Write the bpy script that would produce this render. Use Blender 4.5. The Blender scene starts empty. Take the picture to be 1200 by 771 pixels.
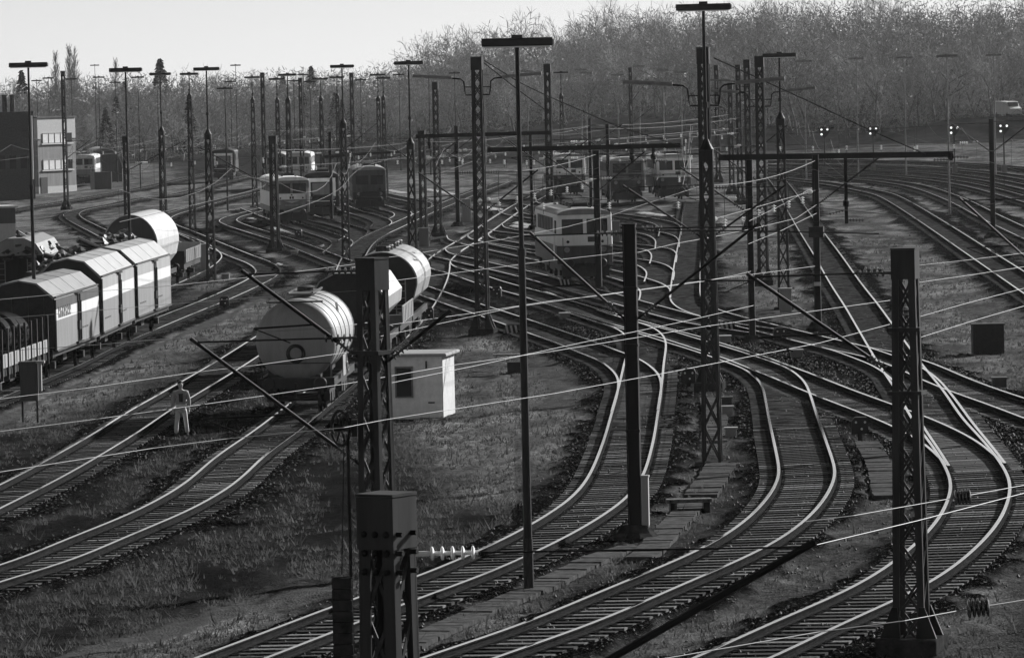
import bpy, math, random
import numpy as np
from mathutils import Vector, Matrix
random.seed(7); rng = np.random.default_rng(7)
SC = bpy.context.scene; COL = SC.collection
R = math.radians
# ------------------------------------------------------------------ camera and survey helpers
F = 6000.0; H = 11.2; TILT = 0.027; ROLL = 0.022; PITCH = math.atan(290.5/F)
def gz(x): return TILT*max(-150.0, min(150.0, x))
_f = np.array([0, math.cos(PITCH), -math.sin(PITCH)]); _r0 = np.array([1.0, 0, 0]); _u0 = np.array([0, math.sin(PITCH), math.cos(PITCH)])
_r = math.cos(ROLL)*_r0 - math.sin(ROLL)*_u0; _u = math.cos(ROLL)*_u0 + math.sin(ROLL)*_r0
def at(u, v, h=0.0):
    """ground point (plus height h) seen at photo pixel u, v"""
    d = _f*F + _r*(u-600) - _u*(v-385.5)
    t = (H - h)/(TILT*d[0] - d[2])
    return Vector((d[0]*t, d[1]*t, H + d[2]*t))
def atd(u, v, y):
    d = _f*F + _r*(u-600) - _u*(v-385.5); t = y/d[1]
    return Vector((d[0]*t, y, H + d[2]*t))
def proj(p):
    q = np.array([p[0], p[1], p[2]-H]); w = q @ _f
    return 600 + F*(q @ _r)/w, 385.5 - F*(q @ _u)/w
def scale_at(p): return F/max(1.0, p[1])
def gp(x, y, h=0.0): return Vector((x, y, gz(x)+h))

cam = bpy.data.cameras.new('camera'); camo = bpy.data.objects.new('camera', cam); COL.objects.link(camo)
camo.location = (0, 0, H); cam.sensor_width = 36; cam.lens = F/1200*36; cam.clip_start = 1; cam.clip_end = 9000
camo.matrix_world = Matrix(((_r[0], _u[0], -_f[0], 0), (_r[1], _u[1], -_f[1], 0), (_r[2], _u[2], -_f[2], H), (0, 0, 0, 1)))
SC.camera = camo
# ------------------------------------------------------------------ light
SUN_AZ, SUN_EL = R(47), R(26)             # azimuth to the right of the view axis, beyond the yard
w = bpy.data.worlds.new('World'); SC.world = w; w.use_nodes = True
nt = w.node_tree; bg = nt.nodes['Background']
sky = nt.nodes.new('ShaderNodeTexSky'); sky.sky_type = 'NISHITA'; sky.sun_disc = False
sky.sun_elevation = SUN_EL; sky.sun_rotation = SUN_AZ; sky.air_density = 0.5; sky.dust_density = 0.1
bw = nt.nodes.new('ShaderNodeRGBToBW'); nt.links.new(sky.outputs[0], bw.inputs[0]); nt.links.new(bw.outputs[0], bg.inputs[0])
bg.inputs[1].default_value = 0.05
sl = bpy.data.lights.new('sun', 'SUN'); sl.energy = 5.0; sl.angle = R(0.6); sl.color = (1, 1, 1)
so = bpy.data.objects.new('sun', sl); COL.objects.link(so)
sd = Vector((math.sin(SUN_AZ)*math.cos(SUN_EL), math.cos(SUN_AZ)*math.cos(SUN_EL), math.sin(SUN_EL)))
so.rotation_euler = sd.to_track_quat('Z', 'Y').to_euler(); so.location = sd*200
SC.view_settings.view_transform = 'Standard'; SC.view_settings.look = 'None'; SC.view_settings.gamma = 1
SC.view_settings.use_curve_mapping = False; SC.view_settings.exposure = 0.95
SC.render.engine = 'CYCLES'; SC.cycles.use_denoising = True
SC.cycles.max_bounces = 5; SC.cycles.diffuse_bounces = 2; SC.cycles.glossy_bounces = 2; SC.cycles.transmission_bounces = 2
SC.cycles.volume_bounces = 1; SC.cycles.transparent_max_bounces = 4; SC.cycles.caustics_reflective = False
# ------------------------------------------------------------------ materials (black-and-white photograph: neutral greys)
MATS = {}
def mat(name, v, rough=0.7, metal=0.0, var=0.25, scale=3.0, bump=0.0, streak=False, emit=0.0, spec=0.25):
    if name in MATS: return MATS[name]
    m = bpy.data.materials.new(name); m.use_nodes = True; n = m.node_tree; b = n.nodes['Principled BSDF']
    b.inputs['Roughness'].default_value = rough; b.inputs['Metallic'].default_value = metal
    b.inputs['Specular IOR Level'].default_value = spec
    tc = n.nodes.new('ShaderNodeTexCoord'); mp = n.nodes.new('ShaderNodeMapping'); n.links.new(tc.outputs['Object'], mp.inputs[0])
    if streak: mp.inputs['Scale'].default_value = (1, 1, 0.12)
    nz = n.nodes.new('ShaderNodeTexNoise'); nz.inputs['Scale'].default_value = scale; nz.inputs['Detail'].default_value = 6
    nz.inputs['Roughness'].default_value = 0.65; n.links.new(mp.outputs[0], nz.inputs[0])
    mr = n.nodes.new('ShaderNodeMapRange'); mr.inputs[1].default_value = 0.3; mr.inputs[2].default_value = 0.7
    mr.inputs[3].default_value = v*(1-var); mr.inputs[4].default_value = v*(1+var)
    n.links.new(nz.outputs[0], mr.inputs[0]); n.links.new(mr.outputs[0], b.inputs['Base Color'])
    if bump:
        bp = n.nodes.new('ShaderNodeBump'); bp.inputs['Strength'].default_value = bump; bp.inputs['Distance'].default_value = 0.05
        n.links.new(nz.outputs[0], bp.inputs['Height']); n.links.new(bp.outputs[0], b.inputs['Normal'])
    if emit:
        b.inputs['Emission Color'].default_value = (1, 1, 1, 1); b.inputs['Emission Strength'].default_value = emit
    MATS[name] = m; return m
M_RAILTOP = mat('rail_polished_head', 0.96, 0.09, 1.0, 0.1, 2)
M_RUST = mat('rail_rust', 0.02, 0.9, 0, 0.4, 6, spec=0.0)
M_STEEL = mat('painted_mast_steel', 0.032, 0.5, 0, 0.4, 4, streak=True, spec=.08)
M_STEELD = mat('dark_mast_steel', 0.012, 0.6, 0, 0.35, 4, streak=True, spec=.12)
M_GALV = mat('galvanised_and_sunlit_steel', 0.2, 0.45, 0.4, 0.3, 5)
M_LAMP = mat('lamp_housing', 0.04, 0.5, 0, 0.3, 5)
M_LAMPL = mat('lamp_diffuser', 0.7, 0.3, 0, 0.1, 3)
M_CONC = mat('concrete', 0.20, 0.9, 0, 0.35, 5, 0.3)
M_CONCD = mat('weathered_concrete', 0.03, 0.9, 0, 0.6, 4, 0.4, spec=0)
M_PORC = mat('insulator_glaze', 0.05, 0.18, 0, 0.2, 3, spec=1.0)
M_WIRE = mat('copper_wire', 0.16, 0.6, 0.0, 0.2, 1, spec=.3)
M_WIRED = mat('tarred_wire', 0.03, 0.6, 0, 0.2, 1)
M_SLEEP = mat('sleeper_timber', 0.03, 0.6, 0, 0.9, 9, 0.4, spec=.1)
M_WHITE = mat('white_paint', 0.5, 0.5, 0, 0.12, 3, streak=True)
M_CREAM = mat('cream_paint', 0.88, 0.45, 0, 0.15, 2, streak=True)
M_LGREY = mat('light_grey_paint', 0.26, 0.5, 0, 0.2, 3, streak=True)
M_MGREY = mat('mid_grey_paint', 0.17, 0.5, 0, 0.25, 3, streak=True)
M_DGREY = mat('dark_grey_paint', 0.055, 0.5, 0, 0.3, 3, streak=True)
M_BLACK = mat('grimy_and_shade_black', 0.014, 0.55, 0, 0.5, 5)  # also carries the shade painted on wagon ends
M_GLASS = mat('dark_window_glass', 0.02, 0.08, 0, 0.2, 2)
M_GLASSL = mat('bright_window_pane', 0.65, 0.3, 0, 0.15, 3)
M_TANK = mat('tank_aluminium', 0.25, 0.5, 0.1, 0.22, 2.5, streak=True)
M_TARP = mat('tarpaulin', 0.34, 0.6, 0, 0.2, 2.5, 0.15)
M_RENDER = mat('rendered_wall_shade_lift', 0.78, 0.9, 0, 0.15, 4, 0.15)
M_RENDERL = mat('pale_and_sun_toned_render', 0.40, 0.9, 0, 0.12, 4, 0.15)
M_BRICKD = mat('sooty_brick', 0.05, 0.9, 0, 0.4, 5, 0.2)
M_SCRAP = mat('scrap_metal', 0.06, 0.4, 0.5, 0.9, 2.2, 0.3)
M_BARK = mat('bark', 0.12, 0.9, 0, 0.4, 2)
M_TWIG = mat('winter_twigs', 0.27, 0.9, 0, 0.3, 0.4, spec=0)  # base colour lifted to carry haze that the thin volume leaves out
M_NEEDLE = mat('conifer_needles', 0.03, 0.9, 0, 0.4, 0.5)
M_SKIN = mat('skin', 0.38, 0.6, 0, 0.05, 3); M_JACKET = mat('work_jacket', 0.30, 0.9, 0, 0.15, 8)
M_TROUS = mat('work_trousers', 0.52, 0.9, 0, 0.15, 8); M_DARKCL = mat('dark_cloth', 0.02, 0.9, 0, 0.2, 8)
M_REFL = mat('reflective_band', 0.7, 0.5); M_SIGLIGHT = mat('signal_lamp_lit', 0.9, 0.3, emit=0.7)
def vary(m, lo, hi):
    n = m.node_tree; b = n.nodes['Principled BSDF']; src = b.inputs['Base Color'].links[0].from_socket; oi = n.nodes.new('ShaderNodeObjectInfo'); r = n.nodes.new('ShaderNodeMapRange'); r.inputs[3].default_value = lo; r.inputs[4].default_value = hi
    p = n.nodes.new('ShaderNodeMath'); p.operation = 'POWER'; p.inputs[1].default_value = 2.2; n.links.new(oi.outputs['Random'], p.inputs[0]); n.links.new(p.outputs[0], r.inputs[0])
    k = n.nodes.new('ShaderNodeMath'); k.operation = 'MULTIPLY'; n.links.new(src, k.inputs[0]); n.links.new(r.outputs[0], k.inputs[1]); n.links.new(k.outputs[0], b.inputs['Base Color'])
vary(M_SLEEP, .4, 4.5); vary(M_TWIG, .75, 1.5); M_SLEEPS = mat('sleeper_timber_far', .06, .8, 0, .95, 1.6, spec=0)
# ------------------------------------------------------------------ mesh builder
class MB:
    def __init__(s): s.v = []; s.f = []; s.m = []
    def add(s, vs, fs, m=0):
        o = len(s.v); s.v += [tuple(p) for p in vs]; s.f += [tuple(i+o for i in f) for f in fs]; s.m += [m]*len(fs); return s
    def box(s, c, d, m=0, rz=0.0):
        x, y, z = d[0]/2, d[1]/2, d[2]/2; cs, sn = math.cos(rz), math.sin(rz)
        vs = [(c[0]+a*cs-b*sn, c[1]+a*sn+b*cs, c[2]+e) for a, b, e in ((-x,-y,-z),(x,-y,-z),(x,y,-z),(-x,y,-z),(-x,-y,z),(x,-y,z),(x,y,z),(-x,y,z))]
        return s.add(vs, [(3,2,1,0),(4,5,6,7),(0,1,5,4),(1,2,6,5),(2,3,7,6),(3,0,4,7)], m)
    def beam(s, p, q, a, b=None, m=0, up=(0,0,1)):
        b = b or a; p = Vector(p); q = Vector(q); d = (q-p).normalized(); u = Vector(up)
        if abs(d.dot(u)) > 0.98: u = Vector((0, 1, 0))
        x = d.cross(u).normalized()*a/2; y = x.cross(d).normalized()*b/2
        vs = [p-x-y, p+x-y, p+x+y, p-x+y, q-x-y, q+x-y, q+x+y, q-x+y]
        return s.add(vs, [(3,2,1,0),(4,5,6,7),(0,1,5,4),(1,2,6,5),(2,3,7,6),(3,0,4,7)], m)
    def tube(s, p, q, r, n=8, r2=None, m=0, cap=True):
        p = Vector(p); q = Vector(q); r2 = r if r2 is None else r2; d = (q-p).normalized()
        u = Vector((0,0,1)) if abs(d.z) < 0.95 else Vector((0,1,0)); x = d.cross(u).normalized(); y = d.cross(x)
        vs = []
        for c, rr in ((p, r), (q, r2)):
            for k in range(n):
                a = 2*math.pi*k/n; vs.append(c + x*math.cos(a)*rr + y*math.sin(a)*rr)
        fs = [(k, (k+1) % n, n+(k+1) % n, n+k) for k in range(n)]
        if cap: fs += [tuple(range(n))[::-1], tuple(range(n, 2*n))]
        return s.add(vs, fs, m)
    def poly(s, pts, r, n=6, m=0):
        pts = [Vector(p) for p in pts]; vs = []
        for i, p in enumerate(pts):
            d = (pts[min(i+1, len(pts)-1)] - pts[max(i-1, 0)]).normalized()
            u = Vector((0,0,1)) if abs(d.z) < 0.95 else Vector((0,1,0)); x = d.cross(u).normalized(); y = d.cross(x)
            for k in range(n):
                a = 2*math.pi*k/n; vs.append(p + x*math.cos(a)*r + y*math.sin(a)*r)
        fs = [(i*n+k, i*n+(k+1) % n, (i+1)*n+(k+1) % n, (i+1)*n+k) for i in range(len(pts)-1) for k in range(n)]
        fs += [tuple(range(n))[::-1], tuple(range((len(pts)-1)*n, len(pts)*n))]
        return s.add(vs, fs, m)
    def lathe(s, p, axis, prof, n=24, m=0):
        """prof: list of (distance along axis, radius)"""
        p = Vector(p); d = Vector(axis).normalized(); u = Vector((0,0,1)) if abs(d.z) < 0.95 else Vector((0,1,0))
        x = d.cross(u).normalized(); y = d.cross(x); vs = []
        for t, r in prof:
            for k in range(n):
                a = 2*math.pi*k/n; vs.append(p + d*t + x*math.cos(a)*r + y*math.sin(a)*r)
        fs = [(i*n+k, i*n+(k+1) % n, (i+1)*n+(k+1) % n, (i+1)*n+k) for i in range(len(prof)-1) for k in range(n)]
        fs += [tuple(range(n))[::-1], tuple(range((len(prof)-1)*n, len(prof)*n))]
        return s.add(vs, fs, m)
    def prism(s, prof, y0, y1, m=0, cap=True):
        """profile in x, z extruded along y"""
        n = len(prof); vs = [(x, y0, z) for x, z in prof] + [(x, y1, z) for x, z in prof]
        fs = [(k, (k+1) % n, n+(k+1) % n, n+k) for k in range(n)]
        if cap: fs += [tuple(range(n))[::-1], tuple(range(n, 2*n))]
        return s.add(vs, fs, m)
    def build(s, name, mats, parent=None, smooth=False, bevel=0.0):
        me = bpy.data.meshes.new(name); me.from_pydata(s.v, [], s.f)
        for m in (mats if isinstance(mats, (list, tuple)) else [mats]): me.materials.append(m)
        if any(s.m): me.polygons.foreach_set('material_index', s.m)
        if smooth: me.polygons.foreach_set('use_smooth', [True]*len(me.polygons))
        me.update(); o = bpy.data.objects.new(name, me); COL.objects.link(o)
        if smooth:
            try: me.set_sharp_from_angle(angle=R(40))
            except Exception: pass
        if parent: o.parent = parent
        if bevel:
            b = o.modifiers.new('bevel', 'BEVEL'); b.width = bevel; b.segments = 2; b.limit_method = 'ANGLE'
        return o
def thing(name, label, cat, loc=(0,0,0), rz=0.0, group=None):
    o = bpy.data.objects.new(name, None); COL.objects.link(o); o.location = loc; o.rotation_euler = (0, 0, rz)
    o.empty_display_size = 0.3
    return tag(o, label, cat, group)
def tag(o, label=None, cat=None, group=None, kind=None):
    if label: o['label'] = label
    if cat: o['category'] = cat
    if group: o['group'] = group
    if kind: o['kind'] = kind
    return o
def copy_tree(o, parent=None):
    c = o.copy(); COL.objects.link(c)
    if parent: c.parent = parent
    for ch in list(o.children): copy_tree(ch, c)
    return c
# ------------------------------------------------------------------ tracks (surveyed from one rail each)
GAUGE = 1.505; RAILH = 0.30
def crom(pts, step):
    P = [np.array(p, float) for p in pts]; P = [2*P[0]-P[1]] + P + [2*P[-1]-P[-2]]; out = []
    for i in range(1, len(P)-2):
        p0, p1, p2, p3 = P[i-1:i+3]
        t0 = 0; t1 = t0 + max(1e-6, np.linalg.norm(p1-p0))**.5; t2 = t1 + max(1e-6, np.linalg.norm(p2-p1))**.5; t3 = t2 + max(1e-6, np.linalg.norm(p3-p2))**.5
        n = max(2, int(np.linalg.norm(p2-p1)/step))
        for k in range(n):
            t = t1 + (t2-t1)*k/n
            a1 = (t1-t)/(t1-t0)*p0 + (t-t0)/(t1-t0)*p1; a2 = (t2-t)/(t2-t1)*p1 + (t-t1)/(t2-t1)*p2; a3 = (t3-t)/(t3-t2)*p2 + (t-t2)/(t3-t2)*p3
            b1 = (t2-t)/(t2-t0)*a1 + (t-t0)/(t2-t0)*a2; b2 = (t3-t)/(t3-t1)*a2 + (t-t1)/(t3-t1)*a3
            out.append((t2-t)/(t2-t1)*b1 + (t-t1)/(t2-t1)*b2)
    out.append(P[-2]); return np.array(out)
def resample(P, step):
    d = np.concatenate([[0], np.cumsum(np.linalg.norm(np.diff(P, axis=0), axis=1))]); n = max(2, int(d[-1]/step))
    t = np.linspace(0, d[-1], n+1); return np.stack([np.interp(t, d, P[:, k]) for k in range(P.shape[1])], 1)
def smooth(P, it):
    P = P.copy()
    for _ in range(it): P[1:-1] = 0.25*P[:-2] + 0.5*P[1:-1] + 0.25*P[2:]
    return P
def normals(P):
    T = np.gradient(P, axis=0); T /= np.linalg.norm(T, axis=1)[:, None]
    return T, np.stack([T[:, 1], -T[:, 0]], 1)       # right-hand normal
TRACKS = {}; TRACK_LIST = []
def track(key, side, pix, label, sm=6, single=0):
    """pix: rail-head pixels from far to near or near to far; side: which rail as seen from the camera"""
    P = crom(pix, 1.5); W = np.array([at(u, v, RAILH)[:2] for u, v in P])
    W = smooth(resample(W, 1.0), sm)
    if W[0, 1] > W[-1, 1]: W = W[::-1]              # run from near to far
    T, N = normals(W)
    C = W + N*(GAUGE/2)*(1 if side == 'L' else -1)
    C = smooth(resample(C, 1.0), 3)
    TRACKS[key] = C; TRACK_LIST.append((key, C, label, single)); return C
track('person', 'R', [(-150,668),(-60,625),(0,595),(75.5,557),(158.5,508),(200,480),(230,462),(295,422),(345,388),(400,350),(420,324),(427,303),(437,286),(451,275.6),(470,266.4),(505,250),(531,239),(560,227),(600,212)],
      'straight timber sleeper track behind the walking man, climbing past the tank wagon', single=100)
track('tank', 'R', [(-200,745),(-60,702),(0,680),(75.5,659),(151,627),(226,595),(276,565),(311.5,532),(352,502),(390,470),(417,447),(455,414),(490,382),(512,352),(524,328),(527,315),(528,306),(540,294),(557,284),(573.5,273.5),(591,260),(610,246.4),(640,229),(665,214)],
      'curving track under the pale tank wagon', single=100)
track('hall', 'R', [(-120,512),(0,466),(49,445),(91,428),(133,407),(182,386),(230,366),(266,351.6),(302.6,335),(321,325),(329,317),(325,311.5),(314,305.6),(301,301),(283,294),(257,283.5),(226,270.6),(205,262),(200,256),(207,251.4),(226,245.7),(254,237.4),(296,227),(340,216)],
      'S-shaped track carrying the three sliding wall vans', single=60)
track('scrap', 'R', [(-80,455),(60,400),(120,372),(170,347),(206,333),(240,317),(254,308),(260,300),(252,291),(232,281),(205,271),(188,262),(180,254),(188,248)],
      'track carrying the open wagons full of scrap')
track('depot_curve', 'L', [(170,309),(150,297),(125,282),(105.6,271.4),(91,264),(77,255.7),(74.5,252),(78.5,248.5),(88.5,245.7),(121,240),(151,233.5),(197,227.8),(225.6,221.4),(254,213.6),(290,205)],
      'hairpin-looking curve beside the depot, behind the scrap wagons')
track('depot', 'L', [(-60,262),(-10,250),(20,244),(57,238),(100,230.7),(160,220),(188.5,213.6),(215,208),(250,201)],
      'track running closest to the foot of the pale depot building')
track('p', 'R', [(330,241),(307,247),(291.4,251.4),(281.4,254.2),(277,257.8),(283,261.4),(318.5,272.8),(347,281.4),(377,292),(400,301),(440,315),(470,325),(497.5,334),(556.7,354),(611.7,371.7),(678,394),(696,400),(731.8,414),(745.8,418.7),(763,429.6),(772,439),(775,451),(770.6,486),(764.8,520),(753,558),(735.6,581.5),(689,614.5),(616.5,651.5),(550,679.5),(490.5,700.5),(388,741),(300,775),(150,832)],
      'foreground S-curve track passing left of the square steel post', single=100)
track('u', 'L', [(601,240.7),(566,263),(523,290),(503,303.5),(498.5,308),(500,311.5),(506,315),(527,320.6),(557,331.3),(612,347),(640,356),(671,366),(702,375),(746,388),(780,397.4),(818.8,410),(845.7,418.5),(874.4,430),(900,440),(945,459),(1047.5,500),(1085.8,522),(1110,545)],
      'long diagonal track crossing the middle of the yard to the right hand curve', single=100)
track('r', 'R', [(720,369.5),(744,376.7),(780,385.6),(818.8,397.4),(845.7,405),(888,418.5),(923,431),(935,439.5),(943.5,448),(949,461),(958.7,491),(970.4,523.6),(977.6,545.6),(979,557.6),(965.6,585),(943.7,609.5),(900,639.6),(795,686.5),(690,732),(578,770.5),(400,838)],
      'foreground S-curve track passing right of the tall lattice mast with the bench-like cover', single=100)
track('q', 'R', [(700,363),(720,369.5),(744,376.7),(767.6,385),(778.5,395.4),(780.5,404),(778,425),(775.4,451),(771,480)],
      'short turnout branch joining the S-curve behind the square steel post', single=40)
track('v', 'R', [(915,206),(924,215),(934,228),(949,250),(962,268),(984.7,297.8),(1007.7,330),(1029.6,357.8),(1048,383),(1078.8,425),(1104,456),(1129.5,492),(1150,514),(1173,543),(1183,562),(1184,576),(1173,607),(1140.4,645),(1088.5,683.3),(982,732.5),(916,765),(760,832)],
      'track running dead straight on black ballast, then hooking round the rightmost curve', single=100)
track('x', 'L', [(803,235),(800,250),(798.5,267),(795,285.7),(791,305.6),(787,331),(785,347),(787,354),(797,362),(819,370),(844,377),(884.5,387.3),(947,403.3),(974,410),(1010,417),(1048,430),(1080.5,445),(1112.5,458),(1158,474),(1200,490),(1290,524),(1400,568),(1520,618)],
      'track leaving the frame on the right below the black steel cabinet', single=60)
track('y', 'L', [(930,399),(947,403),(974,410),(1004,421),(1024.5,429.5),(1047,446),(1064,470),(1080,497),(1102,530),(1112,546)],
      'connecting turnout track behind the nearest right hand lattice mast', single=40)
track('w1', 'L', [(900,209),(961.7,215.7),(1005,223.3),(1026.7,228.8),(1041.8,236.3),(1078.7,260),(1135,299),(1200,344),(1290,405),(1380,472)], 'innermost of the running lines bending along the wood')
track('w2', 'L', [(900,203.5),(980,208.5),(1026.7,212.5),(1070,220),(1113.3,236.3),(1148,254.8),(1185,273),(1280,316),(1400,378)], 'second running line out from the grass triangle, bending along the wood')
track('w3', 'L', [(900,200),(1026.7,205.5),(1091.7,211.5),(1135,219),(1200,237),(1280,263),(1420,315)], 'third running line out from the grass triangle, bending along the wood')
track('w4', 'L', [(900,196.5),(1026.7,200),(1091.7,203.8),(1156.7,212.5),(1200,222),(1280,242),(1420,283)], 'fourth running line out from the grass triangle, near the heart-shaped signals')
track('w5', 'L', [(900,193),(1026.7,194.5),(1091.7,197.5),(1156.7,203.5),(1200,210.5),(1280,224),(1420,252)], 'fifth running line, just below the heart-shaped signals')
track('w6', 'L', [(900,188.5),(1026.7,189),(1091.7,190.5),(1200,198),(1280,206),(1420,224)], 'outermost running line at the foot of the wood')
track('j1', 'R', [(300,243),(330,254),(354,262.8),(390,273.5),(408,279.5),(414,284),(411,289),(404,295)], 'siding in front of the locomotive with the pale arrow-shaped panel')
track('j2', 'R', [(350,246),(380,256),(412.8,264),(425,267.5),(431,271),(428,276),(420,281)], 'siding in front of the dark diesel with the white doors')
track('j3', 'R', [(400,238),(420,246),(444,253),(457,257.8),(459.5,261),(455,265)], 'siding in front of the round-nosed dark electric locomotive')
track('j4', 'R', [(420,230),(447,239),(470,246),(482,249),(483,252),(478,255)], 'first siding right of the round-nosed locomotive')
track('j5', 'R', [(440,224),(470,230),(500,236.5),(506.5,239),(505,242)], 'second siding right of the round-nosed locomotive')
track('c6', 'R', [(628,233),(629,237),(636,239.5),(660,243),(720,250),(782,259),(792,262),(798,267),(798,276)], 'connecting track ending nearest the pale far locomotives')
track('c1', 'R', [(604,243.5),(606,247),(613,250),(650,256),(700,262.5),(750,268.5),(772.8,272),(788.5,276),(795,281),(796,290)], 'connecting track one row in front of the pale far locomotives')
track('c2', 'R', [(588,262),(590,266),(600,269),(640,274),(700,281),(750,287),(780,290.7),(788.5,293),(793,298.5),(792,308)], 'connecting track passing behind the cream locomotive')
track('c3', 'R', [(572,274),(574,278),(585,281),(640,290),(700,298),(750,304),(770,307.5),(782.8,312),(790,318.5),(788.5,329)], 'connecting track touching the rear of the cream locomotive')
track('c4', 'R', [(548,275),(550,279),(565,284),(620,296),(700,313),(744,322.8),(768.5,330),(780,335),(785.6,340),(785.5,350)], 'connecting track just in front of the cream locomotive, hooking to the right')
track('c5', 'R', [(521,291),(524,295.5),(557,304),(640,323),(700,339),(746,351.5),(800,366),(844,376.5),(921,388)], 'connecting track the cream locomotive stands on')

def swept(mb, C, prof, zf, mats=None, lo=0.0):
    T, N = normals(C); n = len(prof); base = len(mb.v); L = len(C)
    for i in range(L):
        z0 = gz(C[i, 0]) + zf
        for (o, z) in prof: mb.v.append((C[i, 0]+N[i, 0]*o, C[i, 1]+N[i, 1]*o, z0+z))
    for i in range(L-1):
        for k in range(n):
            k2 = (k+1) % n
            mb.f.append((base+i*n+k, base+i*n+k2, base+(i+1)*n+k2, base+(i+1)*n+k)); mb.m.append(mats[k] if mats else 0)
    mb.f.append(tuple(base+k for k in range(n))[::-1]); mb.m.append(0)
    mb.f.append(tuple(base+(L-1)*n+k for k in range(n))); mb.m.append(0)
RAILP = [(-.065,0),(.065,0),(.065,.018),(.012,.035),(.012,.115),(.044,.125),(.044,.160),(.040,.166),(-.040,.166),(-.044,.160),(-.044,.125),(-.012,.115),(-.012,.035),(-.065,.018)]  # head widened past true size to carry the bloom of the shine
RAILM = [0,0,0,0,0,0,1,1,1,0,0,0,0,0]
sleeper_mesh = None
def sleeper_proto():
    global sleeper_mesh
    b = MB(); b.box((0,0,-.07), (2.55,.26,.14)); b.box((-.752,0,.006), (.34,.16,.012)); b.box((.752,0,.006), (.34,.16,.012))
    me = bpy.data.meshes.new('sleeper'); me.from_pydata(b.v, [], b.f)
    for m in (M_SLEEP, M_RUST): me.materials.append(m)
    me.polygons.foreach_set('material_index', [0]*6+[1]*12); sleeper_mesh = me
sleeper_proto()
for ti, (key, C, label, single) in enumerate(TRACK_LIST):
    zf = 0.134 + ti*0.0012
    mid = C[len(C)//2]
    root = thing('railway_track', label, 'railway track', gp(mid[0], mid[1]), group='railway tracks of the yard')
    off = Vector(root.location)
    for sgn in (-1, 1):
        T, N = normals(C); b = MB(); swept(b, C+N*sgn*GAUGE/2, RAILP, zf, RAILM)
        b.v = [(x-off.x, y-off.y, z-off.z) for x, y, z in b.v]
        b.build('rail', [M_RUST, M_RAILTOP], root)
    S = resample(C, 0.63); T, N = normals(S)
    idx = list(range(len(S))); rest = MB()
    vis = [i for i in idx if -40 < proj(gp(*S[i]))[0] < 1240 and proj(gp(*S[i]))[1] < 800]
    near = set(sorted(vis, key=lambda i: S[i, 1])[:single])
    for i in idx:
        a = math.atan2(N[i, 1], N[i, 0]) + random.uniform(-.015, .015); z = gz(S[i, 0]) + zf - 0.012 + random.uniform(-.008, 0)
        if i in near:
            o = bpy.data.objects.new('sleeper', sleeper_mesh); COL.objects.link(o); o.parent = root
            o.location = (S[i, 0]-off.x, S[i, 1]-off.y, z-off.z); o.rotation_euler = (random.uniform(-.02,.02), -TILT, a)
        else:
            rest.box((S[i, 0]-off.x, S[i, 1]-off.y, z-off.z-.07), (2.5, .26, .14), 0, a)
    if rest.v: tag(rest.build('sleepers', M_SLEEPS, root), kind='stuff')
# ------------------------------------------------------------------ ground: one sheet, ballast and footpaths raised in it
NR, NC = 1300, 780
ys = np.concatenate([np.geomspace(40, 1250, NR-12), np.linspace(1300, 5200, 12)]); tt = np.linspace(-1, 1, NC)
hw = 0.145*ys + 24; hw[-12:] = np.linspace(230, 2600, 12)
X = tt[None, :]*hw[:, None]; Y = np.repeat(ys[:, None], NC, 1)
def dist_field(paths, rad):
    D = np.full((NR, NC), 1e3)
    for C in paths:
        for x, y in resample(np.asarray(C)[:, :2], 0.35):
            r0, r1 = np.searchsorted(ys, [y-rad, y+rad])
            if r1 <= r0: r0 = max(0, r0-1); r1 = r0+1
            r1 = min(NR, r1); h = hw[min(r0, NR-1)]
            if abs(x) > h+rad: continue
            h2 = hw[r1-1]
            c0 = int(max(0, (min((x-rad)/h, (x-rad)/h2)+1)/2*(NC-1))); c1 = int(min(NC, (max((x+rad)/h, (x+rad)/h2)+1)/2*(NC-1)+2))
            sub = np.hypot(X[r0:r1, c0:c1]-x, Y[r0:r1, c0:c1]-y)
            D[r0:r1, c0:c1] = np.minimum(D[r0:r1, c0:c1], sub)
    return D
def px(*pts, step=2.0): return np.array([at(u, v)[:2] for u, v in crom(pts, step)])
Dt = dist_field([C for _, C, _, _ in TRACK_LIST], 4.2)
PATHS = [px((-40,512),(0,491),(105,440),(180,405),(250,377),(300,352)), px((60,775),(200,738),(330,700),(392,688)), px((640,420),(655,450),(648,480)),
         px((1016,520),(1030,545),(1042,585))]
WALKS = [px((313,267),(340,272.5),(375,281.5),(392,291.5)), px((413,252),(430,256),(446,260.5)), px((745,275),(777,281)), px((742,291),(757,294.5)),
         px((603,266),(616,268)), px((586,276.5),(612,280)), px((395,265.5),(412,270)), px((566,243),(612,254)), px((630,206),(668,211)), px((700,305),(726,311)), px((752,250),(784,254.5)), px((726,256.5),(741,258.5)), px((718,285.5),(729,286.8)), px((744,310),(758,312.5)), px((603,262),(623,266)), px((383,267),(400,270.5)), px((450,234),(474,238)),
         px((454,223),(474,226.5)), px((463,263),(475,264)), px((381,288.5),(392,293)), px((353,260),(383,264.5)), px((296,257),(311,259)), px((500,222),(530,228)), px((640,262),(655,265)), px((300,309),(330,312)), px((640,345),(660,348))]
Dp = dist_field(PATHS, 2.0); Dw = dist_field(WALKS, 1.6)
def vnoise(sx, sy, seed):
    g = np.random.default_rng(seed).random((257, 257)); a = (X/sx) % 256; b = (Y/sy) % 256
    i = a.astype(int); j = b.astype(int); fa = a-i; fb = b-j; fa = fa*fa*(3-2*fa); fb = fb*fb*(3-2*fb)
    return (g[i, j]*(1-fa)+g[i+1, j]*fa)*(1-fb) + (g[i, j+1]*(1-fa)+g[i+1, j+1]*fa)*fb
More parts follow.
